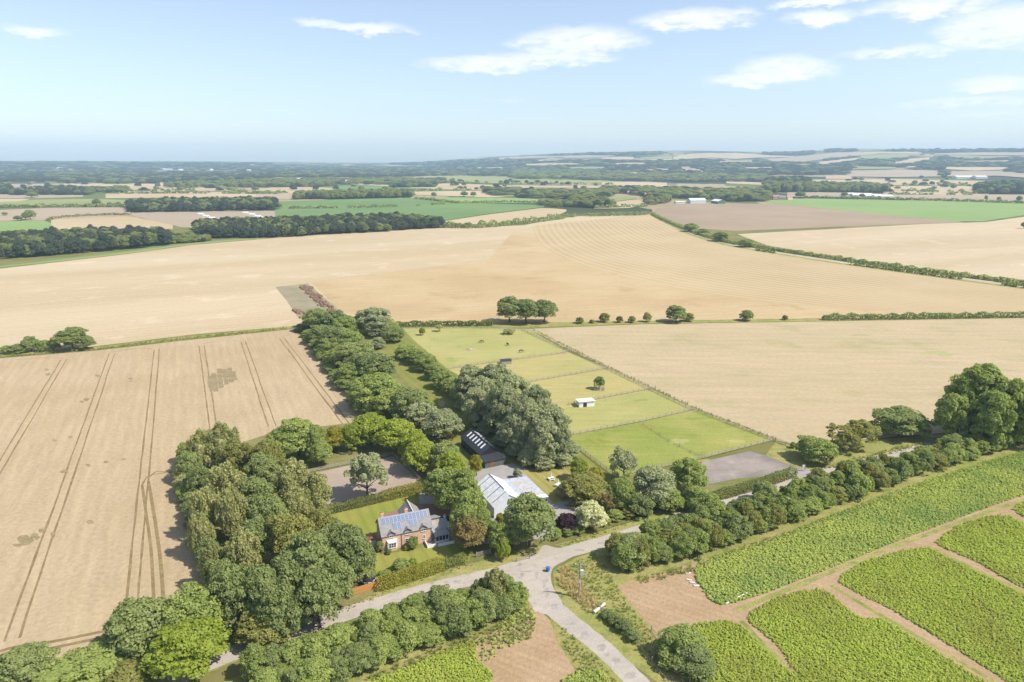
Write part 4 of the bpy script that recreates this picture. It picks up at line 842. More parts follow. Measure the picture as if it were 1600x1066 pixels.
for k, (ln, lb) in enumerate([([(200,299),(280,298),(350,297.5)],'dotted hedge line across the far straw strips'),([(160,303.5),(280,302.5),(380,303),(440,303.5)],'thin hedge between the far straw strips'),
        ([(345,294),(385,301)],'slanting hedge at the end of the far straw strips'),([(400,302.5),(480,301.5),(560,301)],'thin hedge between the straw and the pinkish field'),([(560,300.5),(650,299),(735,297.5)],'hedge between the far green field and the straw field'),
        ([(670,285.5),(760,287.5),(860,288),(960,289)],'dark far hedge below the light pasture beyond the vale'),([(1265,287),(1400,290),(1520,290.5)],'far hedge along the pale straw fields below the wolds'),([(1390,304.5),(1520,305.5)],'hedge in front of the far straw field by the copse')]):
    hedge('hedge', ln, 10, 5, 4, 'dark', lb, lumpy=.35, gaps=-.9)

# --- trees and woods of the vale
def far_tree(x, y, h, wp, lb, grp, lf='dark', kd='round'): base_tree(x, y, h, wp, kd, lf, lb, 'far_tree', group=grp)
FT = 'single hedgerow tree out in the far fields of the vale'
for (x, y, h, wp) in [(40,344,12,12),(48,343,15,16),(28,345,8,14),(8,337,6,9),(50,309,14,18),(152,322.5,16,14),(172,322.5,9,8),(186,322.5,9,8),(436,327,13,12),(405,328,18,20),(418,328,18,18),(604,308.5,14,0),(678,308.5,13,9),(725,307.5,14,13),(740,307.5,13,10),(727,296.5,12,6),(745,297,9,8),(756,297,10,10),(772,300,12,6),(788,304,12,6),(795,303,10,5),(775,306,14,7),
        (704,284.5,13,5),(709,285,13,6),(812,285.5,9,3),(878,290,12,7),(891,289.5,10,4),(902,289.5,10,3),(1540,313.5,12,6),(1560,314.5,10,6),(1592,315.5,13,8),(1429,288.5,12,8),(1413,289,9,6),(1465,288.5,9,4),(1499,288.5,10,3),(1510,288.5,9,4),(1250,309.5,16,15),(1320,307.5,11,10),(1346,309,10,8),(1373,311,8,7),(1599,357,9,10),(182,296,14,10),(163,298,13,12),(247,293,14,8),(244,298,14,8),(1525,303,10,6)]:
    if wp: far_tree(x, y, h, wp, FT, 'single trees of the vale')
def scatter(poly, spacing, rs):
    poly = np.array(poly); lo, hi = poly.min(0), poly.max(0)
    gx, gy = np.meshgrid(np.arange(lo[0], hi[0], spacing), np.arange(lo[1], hi[1], spacing))
    p = np.stack([gx.ravel(), gy.ravel()], 1) + rs.uniform(-.45, .45, (gx.size, 2)) * spacing
    x, y = p[:, 0], p[:, 1]; ins = np.zeros(len(p), bool); j = len(poly) - 1
    for i in range(len(poly)):
        xi, yi, xj, yj = *poly[i], *poly[j]
        ins ^= ((yi > y) != (yj > y)) & (x < (xj - xi) * (y - yi) / (yj - yi + 1e-12) + xi); j = i
    return p[ins]
def lib(name, meshes, mats):
    c = bpy.data.collections.new(name)
    for i, me in enumerate(meshes):
        o = bpy.data.objects.new('%s_%02d' % (name, i), me); c.objects.link(o)
        o.material_slots[0].link = 'OBJECT'; o.material_slots[0].material = mats[i % len(mats)]
    return c
def instancer(name, pos, rot, scl, coll, n_lib, label, cat):
    me = bpy.data.meshes.new(name); n = len(pos); me.vertices.add(n); me.vertices.foreach_set('co', np.asarray(pos, np.float32).ravel())
    for nm, ty, v in (('spin', 'FLOAT', rot), ('pick', 'INT', rng.integers(0, n_lib, n))):
        me.attributes.new(nm, ty, 'POINT').data.foreach_set('value', np.asarray(v, np.int32 if ty == 'INT' else np.float32))
    me.attributes.new('size', 'FLOAT_VECTOR', 'POINT').data.foreach_set('vector', np.asarray(scl, np.float32).ravel()); me.update()
    o = obj(name, me)
    ng = bpy.data.node_groups.new(name, 'GeometryNodeTree')
    ng.interface.new_socket('Geometry', in_out='INPUT', socket_type='NodeSocketGeometry'); ng.interface.new_socket('Geometry', in_out='OUTPUT', socket_type='NodeSocketGeometry')
    N, Lk = ng.nodes, ng.links
    gi, go, ip, ci, er, cx = (N.new(t) for t in ('NodeGroupInput', 'NodeGroupOutput', 'GeometryNodeInstanceOnPoints', 'GeometryNodeCollectionInfo', 'FunctionNodeEulerToRotation', 'ShaderNodeCombineXYZ'))
    ci.inputs['Collection'].default_value = coll; ci.inputs['Separate Children'].default_value = True; ci.inputs['Reset Children'].default_value = True
    na = {}
    for nm, ty in (('spin', 'FLOAT'), ('pick', 'INT'), ('size', 'FLOAT_VECTOR')):
        q = N.new('GeometryNodeInputNamedAttribute'); q.data_type = ty; q.inputs['Name'].default_value = nm; na[nm] = q.outputs[0]
    ip.inputs['Pick Instance'].default_value = True
    Lk.new(gi.outputs[0], ip.inputs['Points']); Lk.new(ci.outputs[0], ip.inputs['Instance']); Lk.new(na['pick'], ip.inputs['Instance Index'])
    Lk.new(na['spin'], cx.inputs[2]); Lk.new(cx.outputs[0], er.inputs[0]); Lk.new(er.outputs[0], ip.inputs['Rotation']); Lk.new(na['size'], ip.inputs['Scale'])
    Lk.new(ip.outputs[0], go.inputs[0])
    md = o.modifiers.new('plants', 'NODES'); md.node_group = ng
    return tag(o, label, cat, kind='stuff')
LIB_WOOD = lib('wood_crowns', CROWN['round'] + CROWN['oak'] + CROWN['bush'], [LEAF['wood'], LEAF['wood'], LEAF['dark']])
LIB_MIXED = lib('mixed_crowns', CROWN['round'] + CROWN['oak'] + CROWN['bush'], [LEAF['dark'], LEAF['mid'], LEAF['wood'], LEAF['olive']])
def woodland(cols, label, spacing, h, coll=LIB_WOOD, n_lib=9, keep=1.0, flat=True, wide=1.5):
    """cols: (x, y_far, y_near) of the ground the wood stands on, in photo pixels"""
    c = np.array(cols, float); xs = np.linspace(c[0, 0], c[-1, 0], 24)
    up, dn = np.interp(xs, c[:, 0], c[:, 1]), np.interp(xs, c[:, 0], c[:, 2])
    ring = np.concatenate([drape(xs, up), drape(xs[::-1], dn[::-1])])[:, :2]
    p = scatter(ring, spacing, rng); p = p[rng.random(len(p)) < keep]
    if len(p) == 0: return
    # no trees on the open fields of the wolds, nor just in front of them
    zz = height(p[:, 0], p[:, 1]) - H; dep = p[:, 1] * cp - zz * sp
    qx, qy = 800 + F * p[:, 0] / dep, 533 - F * (p[:, 1] * sp + zz * cp) / dep
    for _, c_ in HILLS:
        c_ = np.array(c_, float)
        bad = (qx > c_[0, 0]) & (qx < c_[-1, 0]) & (qy > np.interp(qx, c_[:, 0], c_[:, 1])) & (qy < np.interp(qx, c_[:, 0], c_[:, 2]) + 1.6)
        p, qx, qy = p[~bad], qx[~bad], qy[~bad]
    if len(p) == 0: return
    hh = h * rng.uniform(.75, 1.2, len(p)); ww = spacing * wide * rng.uniform(.8, 1.25, len(p))
    instancer('woodland', np.column_stack([p, height(p[:, 0], p[:, 1])]), rng.uniform(0, 6.28, len(p)), np.column_stack([ww, ww, hh]), coll, n_lib, label, 'woodland')
woodland([(-90,388,413),(0,380,406),(80,374,400),(150,371,394),(220,370,388),(268,374,383)], 'dense dark wood bordering the pale stubble field', 8, 13)
woodland([(262,375,382),(310,366,379),(330,371,377)], 'low scrub joining the two dark woods', 6, 5, LIB_MIXED)
woodland([(306,357,373),(420,352,372),(560,347,365),(640,346,359),(690,351,356)], 'long dark wood beside the deep green crop', 8.5, 13)
woodland([(202,322,332),(290,320,331),(430,318,328.5)], 'dark rectangular wood behind the pig field', 11, 15)
woodland([(462,307,312),(560,304.5,311),(645,304,309)], 'line of woodland above the deep green crop', 11, 15, LIB_MIXED)
woodland([(890,314,323),(930,316,326),(955,320,325)], 'clump of trees beside the small straw field', 11, 14, LIB_MIXED)
woodland([(845,316,323),(890,316,324),(925,321,324)], 'tree line above the ripe straw strip', 12, 9, LIB_MIXED, keep=.5)
woodland([(612,289,293),(680,290,293)], 'dark copse in the far straw field', 16, 13)
woodland([(1526,294,303.5),(1600,290,304),(1760,290,304)], 'dark green copse behind the bright green crop', 14, 20)
woodland([(1195,291,301),(1280,293,301),(1340,293,301.5),(1384,297,303)], 'belt of woodland beyond the village', 14, 19, LIB_MIXED)
woodland([(1200,284,290),(1262,284,290)], 'copse at the foot of the wolds', 20, 22)
woodland([(940,296,303),(1040,296,309),(1130,300,314),(1195,301,313)], 'trees standing among the village houses', 21, 13, LIB_MIXED, keep=.6)
woodland([(1010,309,321),(1045,309,319)], 'trees where the lane enters the village', 14, 13, LIB_MIXED, keep=.6)
woodland([(1130,300,315),(1160,300,315.5),(1200,305,314)], 'trees behind the green barn', 16, 13, LIB_MIXED, keep=.8)
woodland([(20,302,305),(70,297,305),(145,299,305)], 'row of woods beyond the light pasture', 14, 15)
woodland([(-80,294,304),(16,294,304)], 'wood at the end of the far brown field', 14, 15)
woodland([(150,297,302),(200,296,301)], 'trees dotted before the far straw strips', 15, 12, LIB_MIXED, keep=.5)
woodland([(260,290,294),(345,287,293.5),(440,283,293),(520,288,292)], 'green belt of trees beyond the far straw strips', 17, 14, LIB_MIXED, keep=.6)
woodland([(440,283,290),(600,282,289),(700,282,289)], 'scattered trees round the far hamlet', 26, 14, LIB_MIXED, keep=.45)
woodland([(760,296,306),(840,299,310),(900,300,312),(950,298,308)], 'scattered hedgerow trees between the green crop and the village', 22, 12, LIB_MIXED, keep=.4)
woodland([(-120,266,283),(60,267,286),(200,270,288),(320,272,284),(420,271,281)], 'broad dark forest across the far vale', 34, 17, keep=.5)
woodland([(-120,255,264),(200,255,266),(420,257,268)], 'distant blue forest near the horizon', 70, 20, keep=.45)
woodland([(420,259,279),(560,262,278),(700,262,275),(800,260,276)], 'dark wooded country in front of the hills', 42, 17, keep=.48)
woodland([(800,266,280),(880,268,281),(960,270,283),(1060,274,285),(1140,276,284),(1200,274,286)], 'woodland at the foot of the wolds', 30, 17, LIB_MIXED, keep=.6)
woodland([(610,256.5,257.5),(660,255,259),(720,252,262),(800,250,266),(900,252,267),(1000,253,270)], 'blue woods on the lower slope of the wolds', 45, 17, keep=.5)
woodland([(1000,253,273),(1100,251,276),(1200,254,274),(1330,258,273)], 'great dark wood across the wold slope', 36, 17, keep=.7)
woodland([(1290,246,256),(1400,249,262),(1470,254,266)], 'wood in the fold of the wold slope', 40, 17, keep=.7)
woodland([(1470,246,262),(1540,249,263),(1610,249,263),(1720,249,263)], 'wide wood under the wold top', 38, 17, keep=.9)
woodland([(1240,245.5,248),(1300,247,251.5)], 'narrow wood strip on the wold field', 34, 16)
woodland([(1290,236.8,238.3),(1335,236,238)], 'rounded copse on the wold skyline', 40, 28)
woodland([(1195,241,244.5),(1270,238.5,241.5)], 'wood along the wold crest', 40, 22)
woodland([(1380,237,239),(1460,236.8,239),(1600,236.5,239),(1720,236.5,239)], 'long wood along the wold skyline', 45, 25)
woodland([(860,243,245),(1000,240,243),(1040,239.5,241.5)], 'wood along the far wold skyline', 50, 22, keep=.8)
for (cols, lb, sp_, kp) in [([(-120,286,300),(200,288,300),(420,284,300)], 'hedgerow trees sprinkled over the far straw strips', 60, .22), ([(420,282,300),(700,280,298),(940,288,300)], 'hedgerow trees sprinkled round the far hamlet fields', 60, .25),
        ([(1262,279,300),(1400,278,302),(1700,280,302)], 'hedgerow trees sprinkled below the wolds', 70, .2), ([(1290,262,279),(1450,264,280),(1700,263,281)], 'trees and hedges sprinkled over the lower wold fields', 80, .22), ([(940,240,252),(1200,242,252),(1500,240,250),(1700,240,250)], 'hedgerow trees sprinkled over the wold tops', 110, .18)]:
    woodland(cols, lb, sp_, 12, LIB_WOOD, keep=kp, wide=.32)
woodland([(1540,268,271),(1600,264,272),(1720,263,272)], 'small wood between the pale fields below the wold', 28, 15)
woodland([(1460,270,276),(1500,270,275)], 'copse among the grey fields below the wold', 24, 14)

# ---------------------------------------------------------------- crop plants and rough grass (uncountable)
def tuft(kind, seed):
    rs = np.random.default_rng(seed)
    if kind == 'beet':
        n = 26; a = rs.uniform(0, 6.28, n); r = rs.uniform(.03, .36, n); z = .52 - r * .55 + rs.uniform(-.06, .08, n)
        c = np.stack([np.cos(a) * r, np.sin(a) * r, z], 1); nm = np.stack([np.cos(a) * r * 1.3, np.sin(a) * r * 1.3, np.full(n, .55)], 1) + rs.normal(size=(n, 3)) * .22
        V = leaf_quads(c, nm, .15, rs)
    else:
        n = 30; a = rs.uniform(0, 6.28, n); l = rs.uniform(.35, 1., n); b0 = rs.normal(size=(n, 2)) * .14
        t = np.stack([b0[:, 0] + np.cos(a) * l * .35, b0[:, 1] + np.sin(a) * l * .35, l * .8], 1); s = np.stack([-np.sin(a), np.cos(a), a * 0], 1) * .035
        b = np.stack([b0[:, 0], b0[:, 1], a * 0], 1); V = np.stack([b - s, b + s, t + s * .4, t - s * .4], 1)
    return quads_mesh('tuft_' + kind, V, rs.uniform(0, 1, n))
BEET = [tuft('beet', k) for k in range(4)]; TUFT = [tuft('grass', k) for k in range(3)]
for me in BEET: me.materials.append(LEAF['crop'])
for me in TUFT: me.materials.append(LEAF['grass'])
LIB_BEET = lib('beet_plants', BEET, [LEAF['crop']]); LIB_BLUE = lib('beet_plants_blue', BEET, [LEAF['crop_blue']])
LIB_GRASS = lib('grass_tufts', TUFT, [LEAF['grass']]); LIB_STRAW = lib('straw_tufts', TUFT, [LEAF['straw']])
def crop(key, label, coll, spacing=.62, size=1.0, keep=.96, hgt=1.0):
    ring = np.array([q[:2] for q in soften(pts(CROPS[key]))]); p = scatter(ring, spacing, rng)
    gap = np.sin(p[:, 0] * .9) * np.sin(p[:, 1] * 1.1) + np.sin(p[:, 0] * .31 + 1) * np.sin(p[:, 1] * .27)
    p = p[(rng.random(len(p)) < keep)]
    # keep to the part the photograph can see, with a margin
    s = size * rng.uniform(.7, 1.35, len(p))
    instancer('crop_plants', np.column_stack([p, np.full(len(p), .01)]), rng.uniform(0, 6.28, len(p)), np.column_stack([s, s, s * hgt * rng.uniform(.8, 1.3, len(p))]), coll, 4, label, 'crop')
crop('a', 'blue-green leafy crop between the lane thicket and the soil track', LIB_BLUE, .50, .78)
crop('b', 'yellow-green crop block beside the bare soil patch', LIB_BEET, .40, .62)
crop('c', 'broad yellow-green crop block between two wheel tracks', LIB_BEET, .42, .64)
crop('d', 'far yellow-green crop block along the soil track', LIB_BEET, .48, .72)
crop('e', 'small leafy crop block behind the bulky shrub', LIB_BEET, .40, .62)
crop('f', 'leafy crop block at the far end of the soil track', LIB_BEET, .6, .9)
crop('g', 'bright leafy crop below the south thicket', LIB_BEET, .38, .6)
crop('h', 'small leafy crop wedge beside the side lane', LIB_BLUE, .38, .6)
crop('i', 'patchy crop growing over bare soil near the junction', LIB_BLUE, .55, .75, .4)
def grass(px, label, coll, spacing, size, keep=.8, world=None):
    ring = np.array(world if world is not None else [q[:2] for q in pts(px)]); p = scatter(ring, spacing, rng); p = p[rng.random(len(p)) < keep]
    s = size * rng.uniform(.6, 1.4, len(p))
    instancer('grass', np.column_stack([p, np.full(len(p), .015)]), rng.uniform(0, 6.28, len(p)), np.column_stack([s, s, s * rng.uniform(.7, 1.3, len(p))]), coll, 3, label, 'grass')
grass([(874,893),(905,876),(935,866),(962,915),(990,955),(1020,990),(1060,1050),(1030,1050),(960,988),(905,950),(876,915)], 'rough green grass round the telegraph pole', LIB_GRASS, .6, .62, .6)
grass([(872,888),(888,882),(905,905),(935,945),(925,958),(895,935),(873,912)], 'tall dry straw-coloured grass beside the telegraph pole', LIB_STRAW, .5, .95, .7)
grass([(1000,968),(1035,1010),(1075,1075),(1100,1100),(1050,1085),(1000,1020)], 'dry grass along the ditch of the side lane', LIB_STRAW, .7, .7, .35)
grass([(868,972),(890,990),(935,1030),(965,1066),(985,1095),(940,1095),(905,1050),(880,1005)], 'yellow-green grass verge between the side lane and the soil', LIB_GRASS, .55, .6, .7)
grass([(985,905),(1080,884),(1200,842),(1400,770),(1600,706),(1600,712),(1400,778),(1200,850),(1090,892),(1000,914)], 'rough grass strip at the foot of the lane thicket', LIB_GRASS, .7, .9, .7)
grass([(480,974),(600,922),(735,880),(738,884),(610,927),(485,982)], 'rough grass along the lane verge below the garden hedge', LIB_GRASS, .7, .5, .6)
grass([(828,948),(836,965),(832,1000),(790,1010),(745,1004),(640,1042),(560,1072),(560,1066),(640,1032),(745,990),(810,962)], 'rough weeds along the foot of the south thicket', LIB_GRASS, .6, .8, .8)
grass([(872,850),(1000,808),(1100,774),(1105,778),(1000,815),(885,855)], 'rough grass between the loose hedge and the lane', LIB_GRASS, .7, .55, .6)
grass([(1290,735),(1400,708),(1480,690),(1480,684),(1400,700),(1290,728)], 'rough grass under the hawthorns by the lane', LIB_GRASS, .8, .8, .7)
grass([(-60,568),(0,557),(150,544),(300,527),(462,511),(462,513),(300,530),(150,547),(0,560),(-60,572)], 'unmown grass margin between the wheat and the stubble', LIB_GRASS, 1.1, 1.2, .7)
grass([(826,513),(930,566),(1080,637),(1212,688),(1216,687),(1084,635.5),(935,565),(830,512.5)], 'long grass under the paddock boundary fence', LIB_GRASS, .9, .8, .8)

# ---------------------------------------------------------------- building materials
def brick_mat():
    m, t, b = pmat('old_red_brick', (.42, .2, .13), .9, .1)
    pos = t.new('ShaderNodeTexCoord').outputs['Object']
    mp = t.new('ShaderNodeMapping'); t.put(mp.inputs[0], pos); mp.inputs['Rotation'].default_value = (R(90), 0, 0)
    br = t.new('ShaderNodeTexBrick'); t.put(br.inputs['Vector'], mp.outputs[0]); br.inputs['Scale'].default_value = 4.2
    br.inputs['Color1'].default_value = (.66, .41, .285, 1); br.inputs['Color2'].default_value = (.58, .345, .235, 1); br.inputs['Mortar'].default_value = (.5, .42, .34, 1)
    t.put(b.inputs['Base Color'], t.mix(t.ramp(t.noise(pos, 1.3, 4), .3, .7), br.outputs[0], t.mix(1., br.outputs[0], (1.15, 1.1, 1.0), 'MULTIPLY')))
    return m
BRICK = brick_mat()
def slat_mat(name, col, freq, axis=1, amt=.25, rough=.7, metal=0.0, spec=.3):
    """courses of slates, boards or corrugation"""
    m, t, b = pmat(name, col, rough, spec, metal)
    pos = t.new('ShaderNodeTexCoord').outputs['Object']; sx = t.new('ShaderNodeSeparateXYZ'); t.put(sx.inputs[0], pos)
    wv = t.math('ADD', t.math('MULTIPLY', t.math('SINE', t.math('MULTIPLY', sx.outputs[axis], 6.283 * freq)), .5), .5)
    n = t.noise(pos, 1.1, 5, .65)
    c = t.mix(t.ramp(n, .3, .72), tuple(x * .82 for x in col), tuple(min(1, x * 1.15) for x in col))
    t.put(b.inputs['Base Color'], t.mix(t.math('MULTIPLY', wv, amt), c, tuple(x * .55 for x in col)))
    bp = t.new('ShaderNodeBump'); bp.inputs['Strength'].default_value = .4; bp.inputs['Distance'].default_value = .05; t.put(bp.inputs['Height'], wv); t.put(b.inputs['Normal'], bp.outputs[0])
    return m
SLATE = slat_mat('roof_slate', (.27, .255, .25), 3.4, 1, .3); SLATE_N = slat_mat('new_slate', (.30, .31, .32), 3.0, 1, .2)
BLACKB = slat_mat('black_boarding', (.022, .023, .026), 4, 2, .4, .6); BLACKR = slat_mat('black_sheet_roof', (.035, .038, .045), 2.5, 1, .25, .45, 0, .4)
WHITER = slat_mat('white_sheet_roof', (.76, .76, .76), 1.6, 1, .07, .5); GREYR = slat_mat('grey_sheet_roof', (.42, .44, .47), 2.2, 1, .14, .5)
RUST = plain('rusty_rooflight', (.50, .35, .24), .7, .2, .25, 2); WHITE = plain('white_paint', (.78, .78, .76), .5, .3, .06)
GLASS, _t, _b = pmat('window_glass', (.035, .045, .06), .08, .6)
PV, _t, _b = pmat('solar_cells', (.12, .155, .25), .3, .5); PVF = plain('solar_frame', (.42, .46, .52), .4, .4, .05)
TIMBER = plain('grey_timber', (.34, .30, .25), .9, .1, .25, 2.5); NEWT = plain('orange_timber', (.50, .25, .085), .85, .15, .18, 2); DARKM = plain('dark_metal', (.03, .032, .036), .5, .4, .1)
RED = plain('red_pantile', (.40, .19, .125), .85, .1, .25, .3); CREAMW = plain('cream_render', (.58, .52, .43), .85, .15, .1, .4); STEEL = plain('pale_steel', (.62, .64, .66), .5, .3, .08, .2)
CONC = plain('weathered_stone', (.55, .52, .47), .9, .1, .15, 2)

def window(parent, x, z, wd, h, y=0.0, lights=2, axis='front'):
    """white casement proud of the wall at local y (front) with recess panes"""
    f = MB(); t = .08
    f.box(x, x+wd, y-.07, y+.02, z, z+t); f.box(x, x+wd, y-.07, y+.02, z+h-t, z+h)
    for k in range(lights + 1):
        xx = x + (wd - t) * k / lights; f.box(xx, xx+t, y-.072, y+.018, z+t, z+h-t)
    f.box(x+t, x+wd-t, y-.06, y+.01, z+h*.5-.02, z+h*.5+.02)
    o = f.build('window', WHITE, parent)
    MB().box(x+.04, x+wd-.04, y-.035, y+.0, z+.04, z+h-.04).build('pane', GLASS, o)
    MB().box(x-.08, x+wd+.08, y-.14, y+.02, z-.09, z-.002).build('sill', CONC, o)
    return o
def gable_roof(x0, x1, y0, y1, ze, zr, over=.3, t=.14, axis='x'):
    b = MB()
    if axis == 'x':
        ym = (y0 + y1) / 2; k = (zr - ze) / (ym - y0)
        b.slab((x0-over, y0-over, ze-over*k+t), (x1+over, y0-over, ze-over*k+t), (x1+over, ym, zr+t), (x0-over, ym, zr+t), t)
        b.slab((x1+over, y1+over, ze-over*k+t), (x0-over, y1+over, ze-over*k+t), (x0-over, ym+.002, zr+t), (x1+over, ym+.002, zr+t), t)
    else:
        xm = (x0 + x1) / 2; k = (zr - ze) / (xm - x0)
        b.slab((x0-over, y1+over, ze-over*k+t), (x0-over, y0-over, ze-over*k+t), (xm, y0-over, zr+t), (xm, y1+over, zr+t), t)
        b.slab((x1+over, y0-over, ze-over*k+t), (x1+over, y1+over, ze-over*k+t), (xm+.002, y1+over, zr+t), (xm+.002, y0-over, zr+t), t)
    return b

# --- the house
hs = empty('brick_house', (-30.6, 143.6, 0), R(22)); tag(hs, 'red brick farmhouse with dormers and solar panels on its slate roof', 'house')
MB().prism([(0, 0), (7, 0), (7, 3.9), (3.5, 6.85), (0, 3.9)], 'x', 0, 12).build('wall', BRICK, hs)
rf = gable_roof(0, 12, 0, 7, 3.9, 6.85, .28).build('roof', SLATE, hs)
ang = math.atan2(6.85 - 3.9, 3.5); us, un = Vector((0, math.cos(ang), math.sin(ang))), Vector((0, -math.sin(ang), math.cos(ang)))
def on_roof(x, s, lift=.0): return Vector((x, 3.5, 6.85 + .14)) - us * s + un * lift - Vector((0, 0, 0))
pv_me = None
for (x, s) in [(.55 + .925 * k, .30) for k in range(12)] + [(3.0, 2.02), (3.925, 2.02), (7.0, 2.02), (7.925, 2.02)]:
    p = MB()
    a, b, c, d = on_roof(x, s + 1.62, .12), on_roof(x + .88, s + 1.62, .12), on_roof(x + .88, s, .12), on_roof(x, s, .12)
    p.slab(a, b, c, d, .05); o = p.build('solar_panel', PVF, rf)
    q = MB()
    for i in range(2):
        for j in range(3):
            x0, x1, s0, s1 = x + .05 + .40*i, x + .05 + .40*i + .375, s + .06 + .51*j, s + .06 + .51*j + .485
            q.slab(on_roof(x0, s1, .126), on_roof(x1, s1, .126), on_roof(x1, s0, .126), on_roof(x0, s0, .126), .004)
    q.build('solar_cells', PV, rf)
for x in (.5, 6.4):
    c = MB(); c.box(x, x+.75, 3.7, 4.3, 6.2, 7.75); c.box(x-.06, x+.81, 3.64, 4.36, 7.55, 7.66); c.build('chimney', BRICK, rf)
    pt = MB(); pt.tube((x+.2, 4, 7.74), (x+.2, 4, 8.1), .12, .1); pt.tube((x+.55, 4, 7.74), (x+.55, 4, 8.1), .12, .1); pt.build('chimney_pot', RED, rf)
for x in (1.45, 5.35, 9.2):
    d = MB(); d.prism([(x, 3.2), (x+1.5, 3.2), (x+1.5, 4.2), (x+.75, 4.72), (x, 4.2)], 'y', -.02, 2.0); dm = d.build('dormer', BRICK, hs)
    MB().slab((x-.22, -.25, 4.07), (x+.752, -.25, 4.84), (x+.752, 1.6, 4.84), (x-.22, 1.6, 4.07), -.08).slab((x+1.72, 1.6, 4.07), (x+.754, 1.6, 4.84), (x+.754, -.25, 4.84), (x+1.72, -.25, 4.07), -.08).build('dormer_roof', SLATE, dm)
    MB().slab((x-.24, -.3, 4.02), (x+.752, -.3, 4.79), (x+.752, -.22, 4.79), (x-.24, -.22, 4.02), .12).slab((x+1.74, -.22, 4.02), (x+.754, -.22, 4.79), (x+.754, -.3, 4.79), (x+1.74, -.3, 4.02), .12).build('bargeboard', DARKM, dm)
    window(hs, x+.2, 3.2, 1.1, .98, -.02, 2)
bay = MB(); bay.prism([(1.0, 0), (3.4, 0), (3.1, -.7), (1.3, -.7)], 'y', 0, 0) if False else None
b_ = MB(); z0, z1 = 0.0, 2.1; P2 = [(.95, 0.0), (3.45, 0.0), (3.1, -.75), (1.3, -.75)]
b_.add([(x, y, z0) for x, y in P2] + [(x, y, .8) for x, y in P2], [(0,1,2,3),(4,5,6,7),(0,3,7,4),(3,2,6,7),(2,1,5,6)]); b_.build('bay_wall', BRICK, hs)
window(hs, 1.32, .82, 1.76, 1.25, -.70, 3)
MB().add([(.9,0,2.1),(3.5,0,2.1),(3.15,-.82,2.1),(1.25,-.82,2.1),(.9,0,2.75),(3.5,0,2.75),(3.15,-.82,2.25),(1.25,-.82,2.25)],[(0,3,2,1),(4,7,6,5),(0,4,7,3),(3,7,6,2),(2,6,5,1)]).build('bay_roof', plain('white_lead', (.62,.62,.62), .6, .2, .06), hs)
MB().box(1.05, 1.3, -.7, -.02, .8, 2.1).box(3.1, 3.35, -.7, -.02, .8, 2.1).build('bay_side', WHITE, hs)
window(hs, 5.4, 1.0, 1.5, 1.1, 0, 2); window(hs, 9.75, 1.2, .65, .9, 0, 1)
MB().box(7.6, 8.5, -.06, .02, 0, 2.05).build('door', plain('door_paint', (.10,.12,.10), .5), hs)
MB().box(-.05, 12.05, -.16, -.06, 3.68, 3.80).build('gutter', DARKM, hs)
for x in (4.55, 11.9): MB().tube((x, -.1, 0), (x, -.1, 3.7), .05, .05, 6).build('downpipe', DARKM, hs)
# rear wing, side wing and porch of the house
MB().prism([(6.6, 0), (11.4, 0), (11.4, 3.1), (9.0, 5.4), (6.6, 3.1)], 'y', 7.005, 12.2).build('rear_wing', BRICK, hs)
gable_roof(6.6, 11.4, 5.2, 12.2, 3.1, 5.4, .25, .14, 'y').build('rear_roof', SLATE, hs)
MB().box(8.9, 9.1, 5.0, 12.45, 5.54, 5.62).build('ridge_tiles', CONC, hs)
MB().prism([(2.6, 0), (7.0, 0), (7.0, 2.7), (2.6, 4.6)], 'x', 12.005, 14.6).build('side_wing', CREAMW, hs)
MB().slab((12.28, 2.3, 4.85), (14.9, 2.3, 4.85), (14.9, 7.3, 2.75), (12.28, 7.3, 2.75), .12).build('side_roof', SLATE_N, hs)
MB().box(12.005, 16.4, .8, 2.595, 0, 2.3).build('garden_room', CREAMW, hs)
MB().slab((12.01, .45, 2.42), (16.8, .45, 2.42), (16.8, 4.2, 3.3), (12.01, 4.2, 3.3), .12).build('garden_room_roof', SLATE_N, hs)
MB().box(14.605, 16.4, 2.6, 4.0, 0, 2.6).build('utility_wall', CREAMW, hs)
MB().box(12.6, 15.8, -1.4, .795, 0, .55).build('porch_wall', WHITE, hs)
for k in range(4):
    o = MB().box(12.62 + .8*k, 12.62 + .8*k + .74, -1.41, -1.33, .6, 1.95).build('porch_pane', GLASS, hs)
MB().box(12.62, 15.78, -1.3, .795, .55, 2.0).build('porch_glazing', GLASS, hs)
for k in range(5): MB().box(12.56 + .8*k, 12.64 + .8*k, -1.45, -1.37, .55, 2.05).build('porch_post', WHITE, hs)
MB().slab((12.3, -1.75, 2.05), (16.0, -1.75, 2.05), (16.0, .8, 2.42), (12.3, .8, 2.42), .1).build('porch_roof', SLATE_N, hs)
def local(root, q):
    a = root.rotation_euler[2]; return (root.location.x + q[0]*math.cos(a) - q[1]*math.sin(a), root.location.y + q[0]*math.sin(a) + q[1]*math.cos(a))
poly_sheet('patio', [local(hs, q) for q in [(10.2,-2.6),(16.8,-2.9),(18.6,-1.5),(19.4,3),(19.0,9),(14,9),(12,7),(12,-.02),(10.2,-.02)]], PAVE, 6*LZ, False)
poly_sheet('side_terrace', [local(hs, q) for q in [(-3.2,1.5),(-.02,1.5),(-.02,6.5),(-3.2,6.5)]], PAVE, 6*LZ, False)
poly_sheet('brick_drive', [local(hs, q) for q in [(12,9),(19,9),(24,4),(26,9),(22,16),(12,20),(3,17),(4,13)]], field_mat('red_gravel', (.36,.225,.165), (.30,.19,.14), .2, 0,0,0,None,2,.2,.3), 5.5*LZ, False)
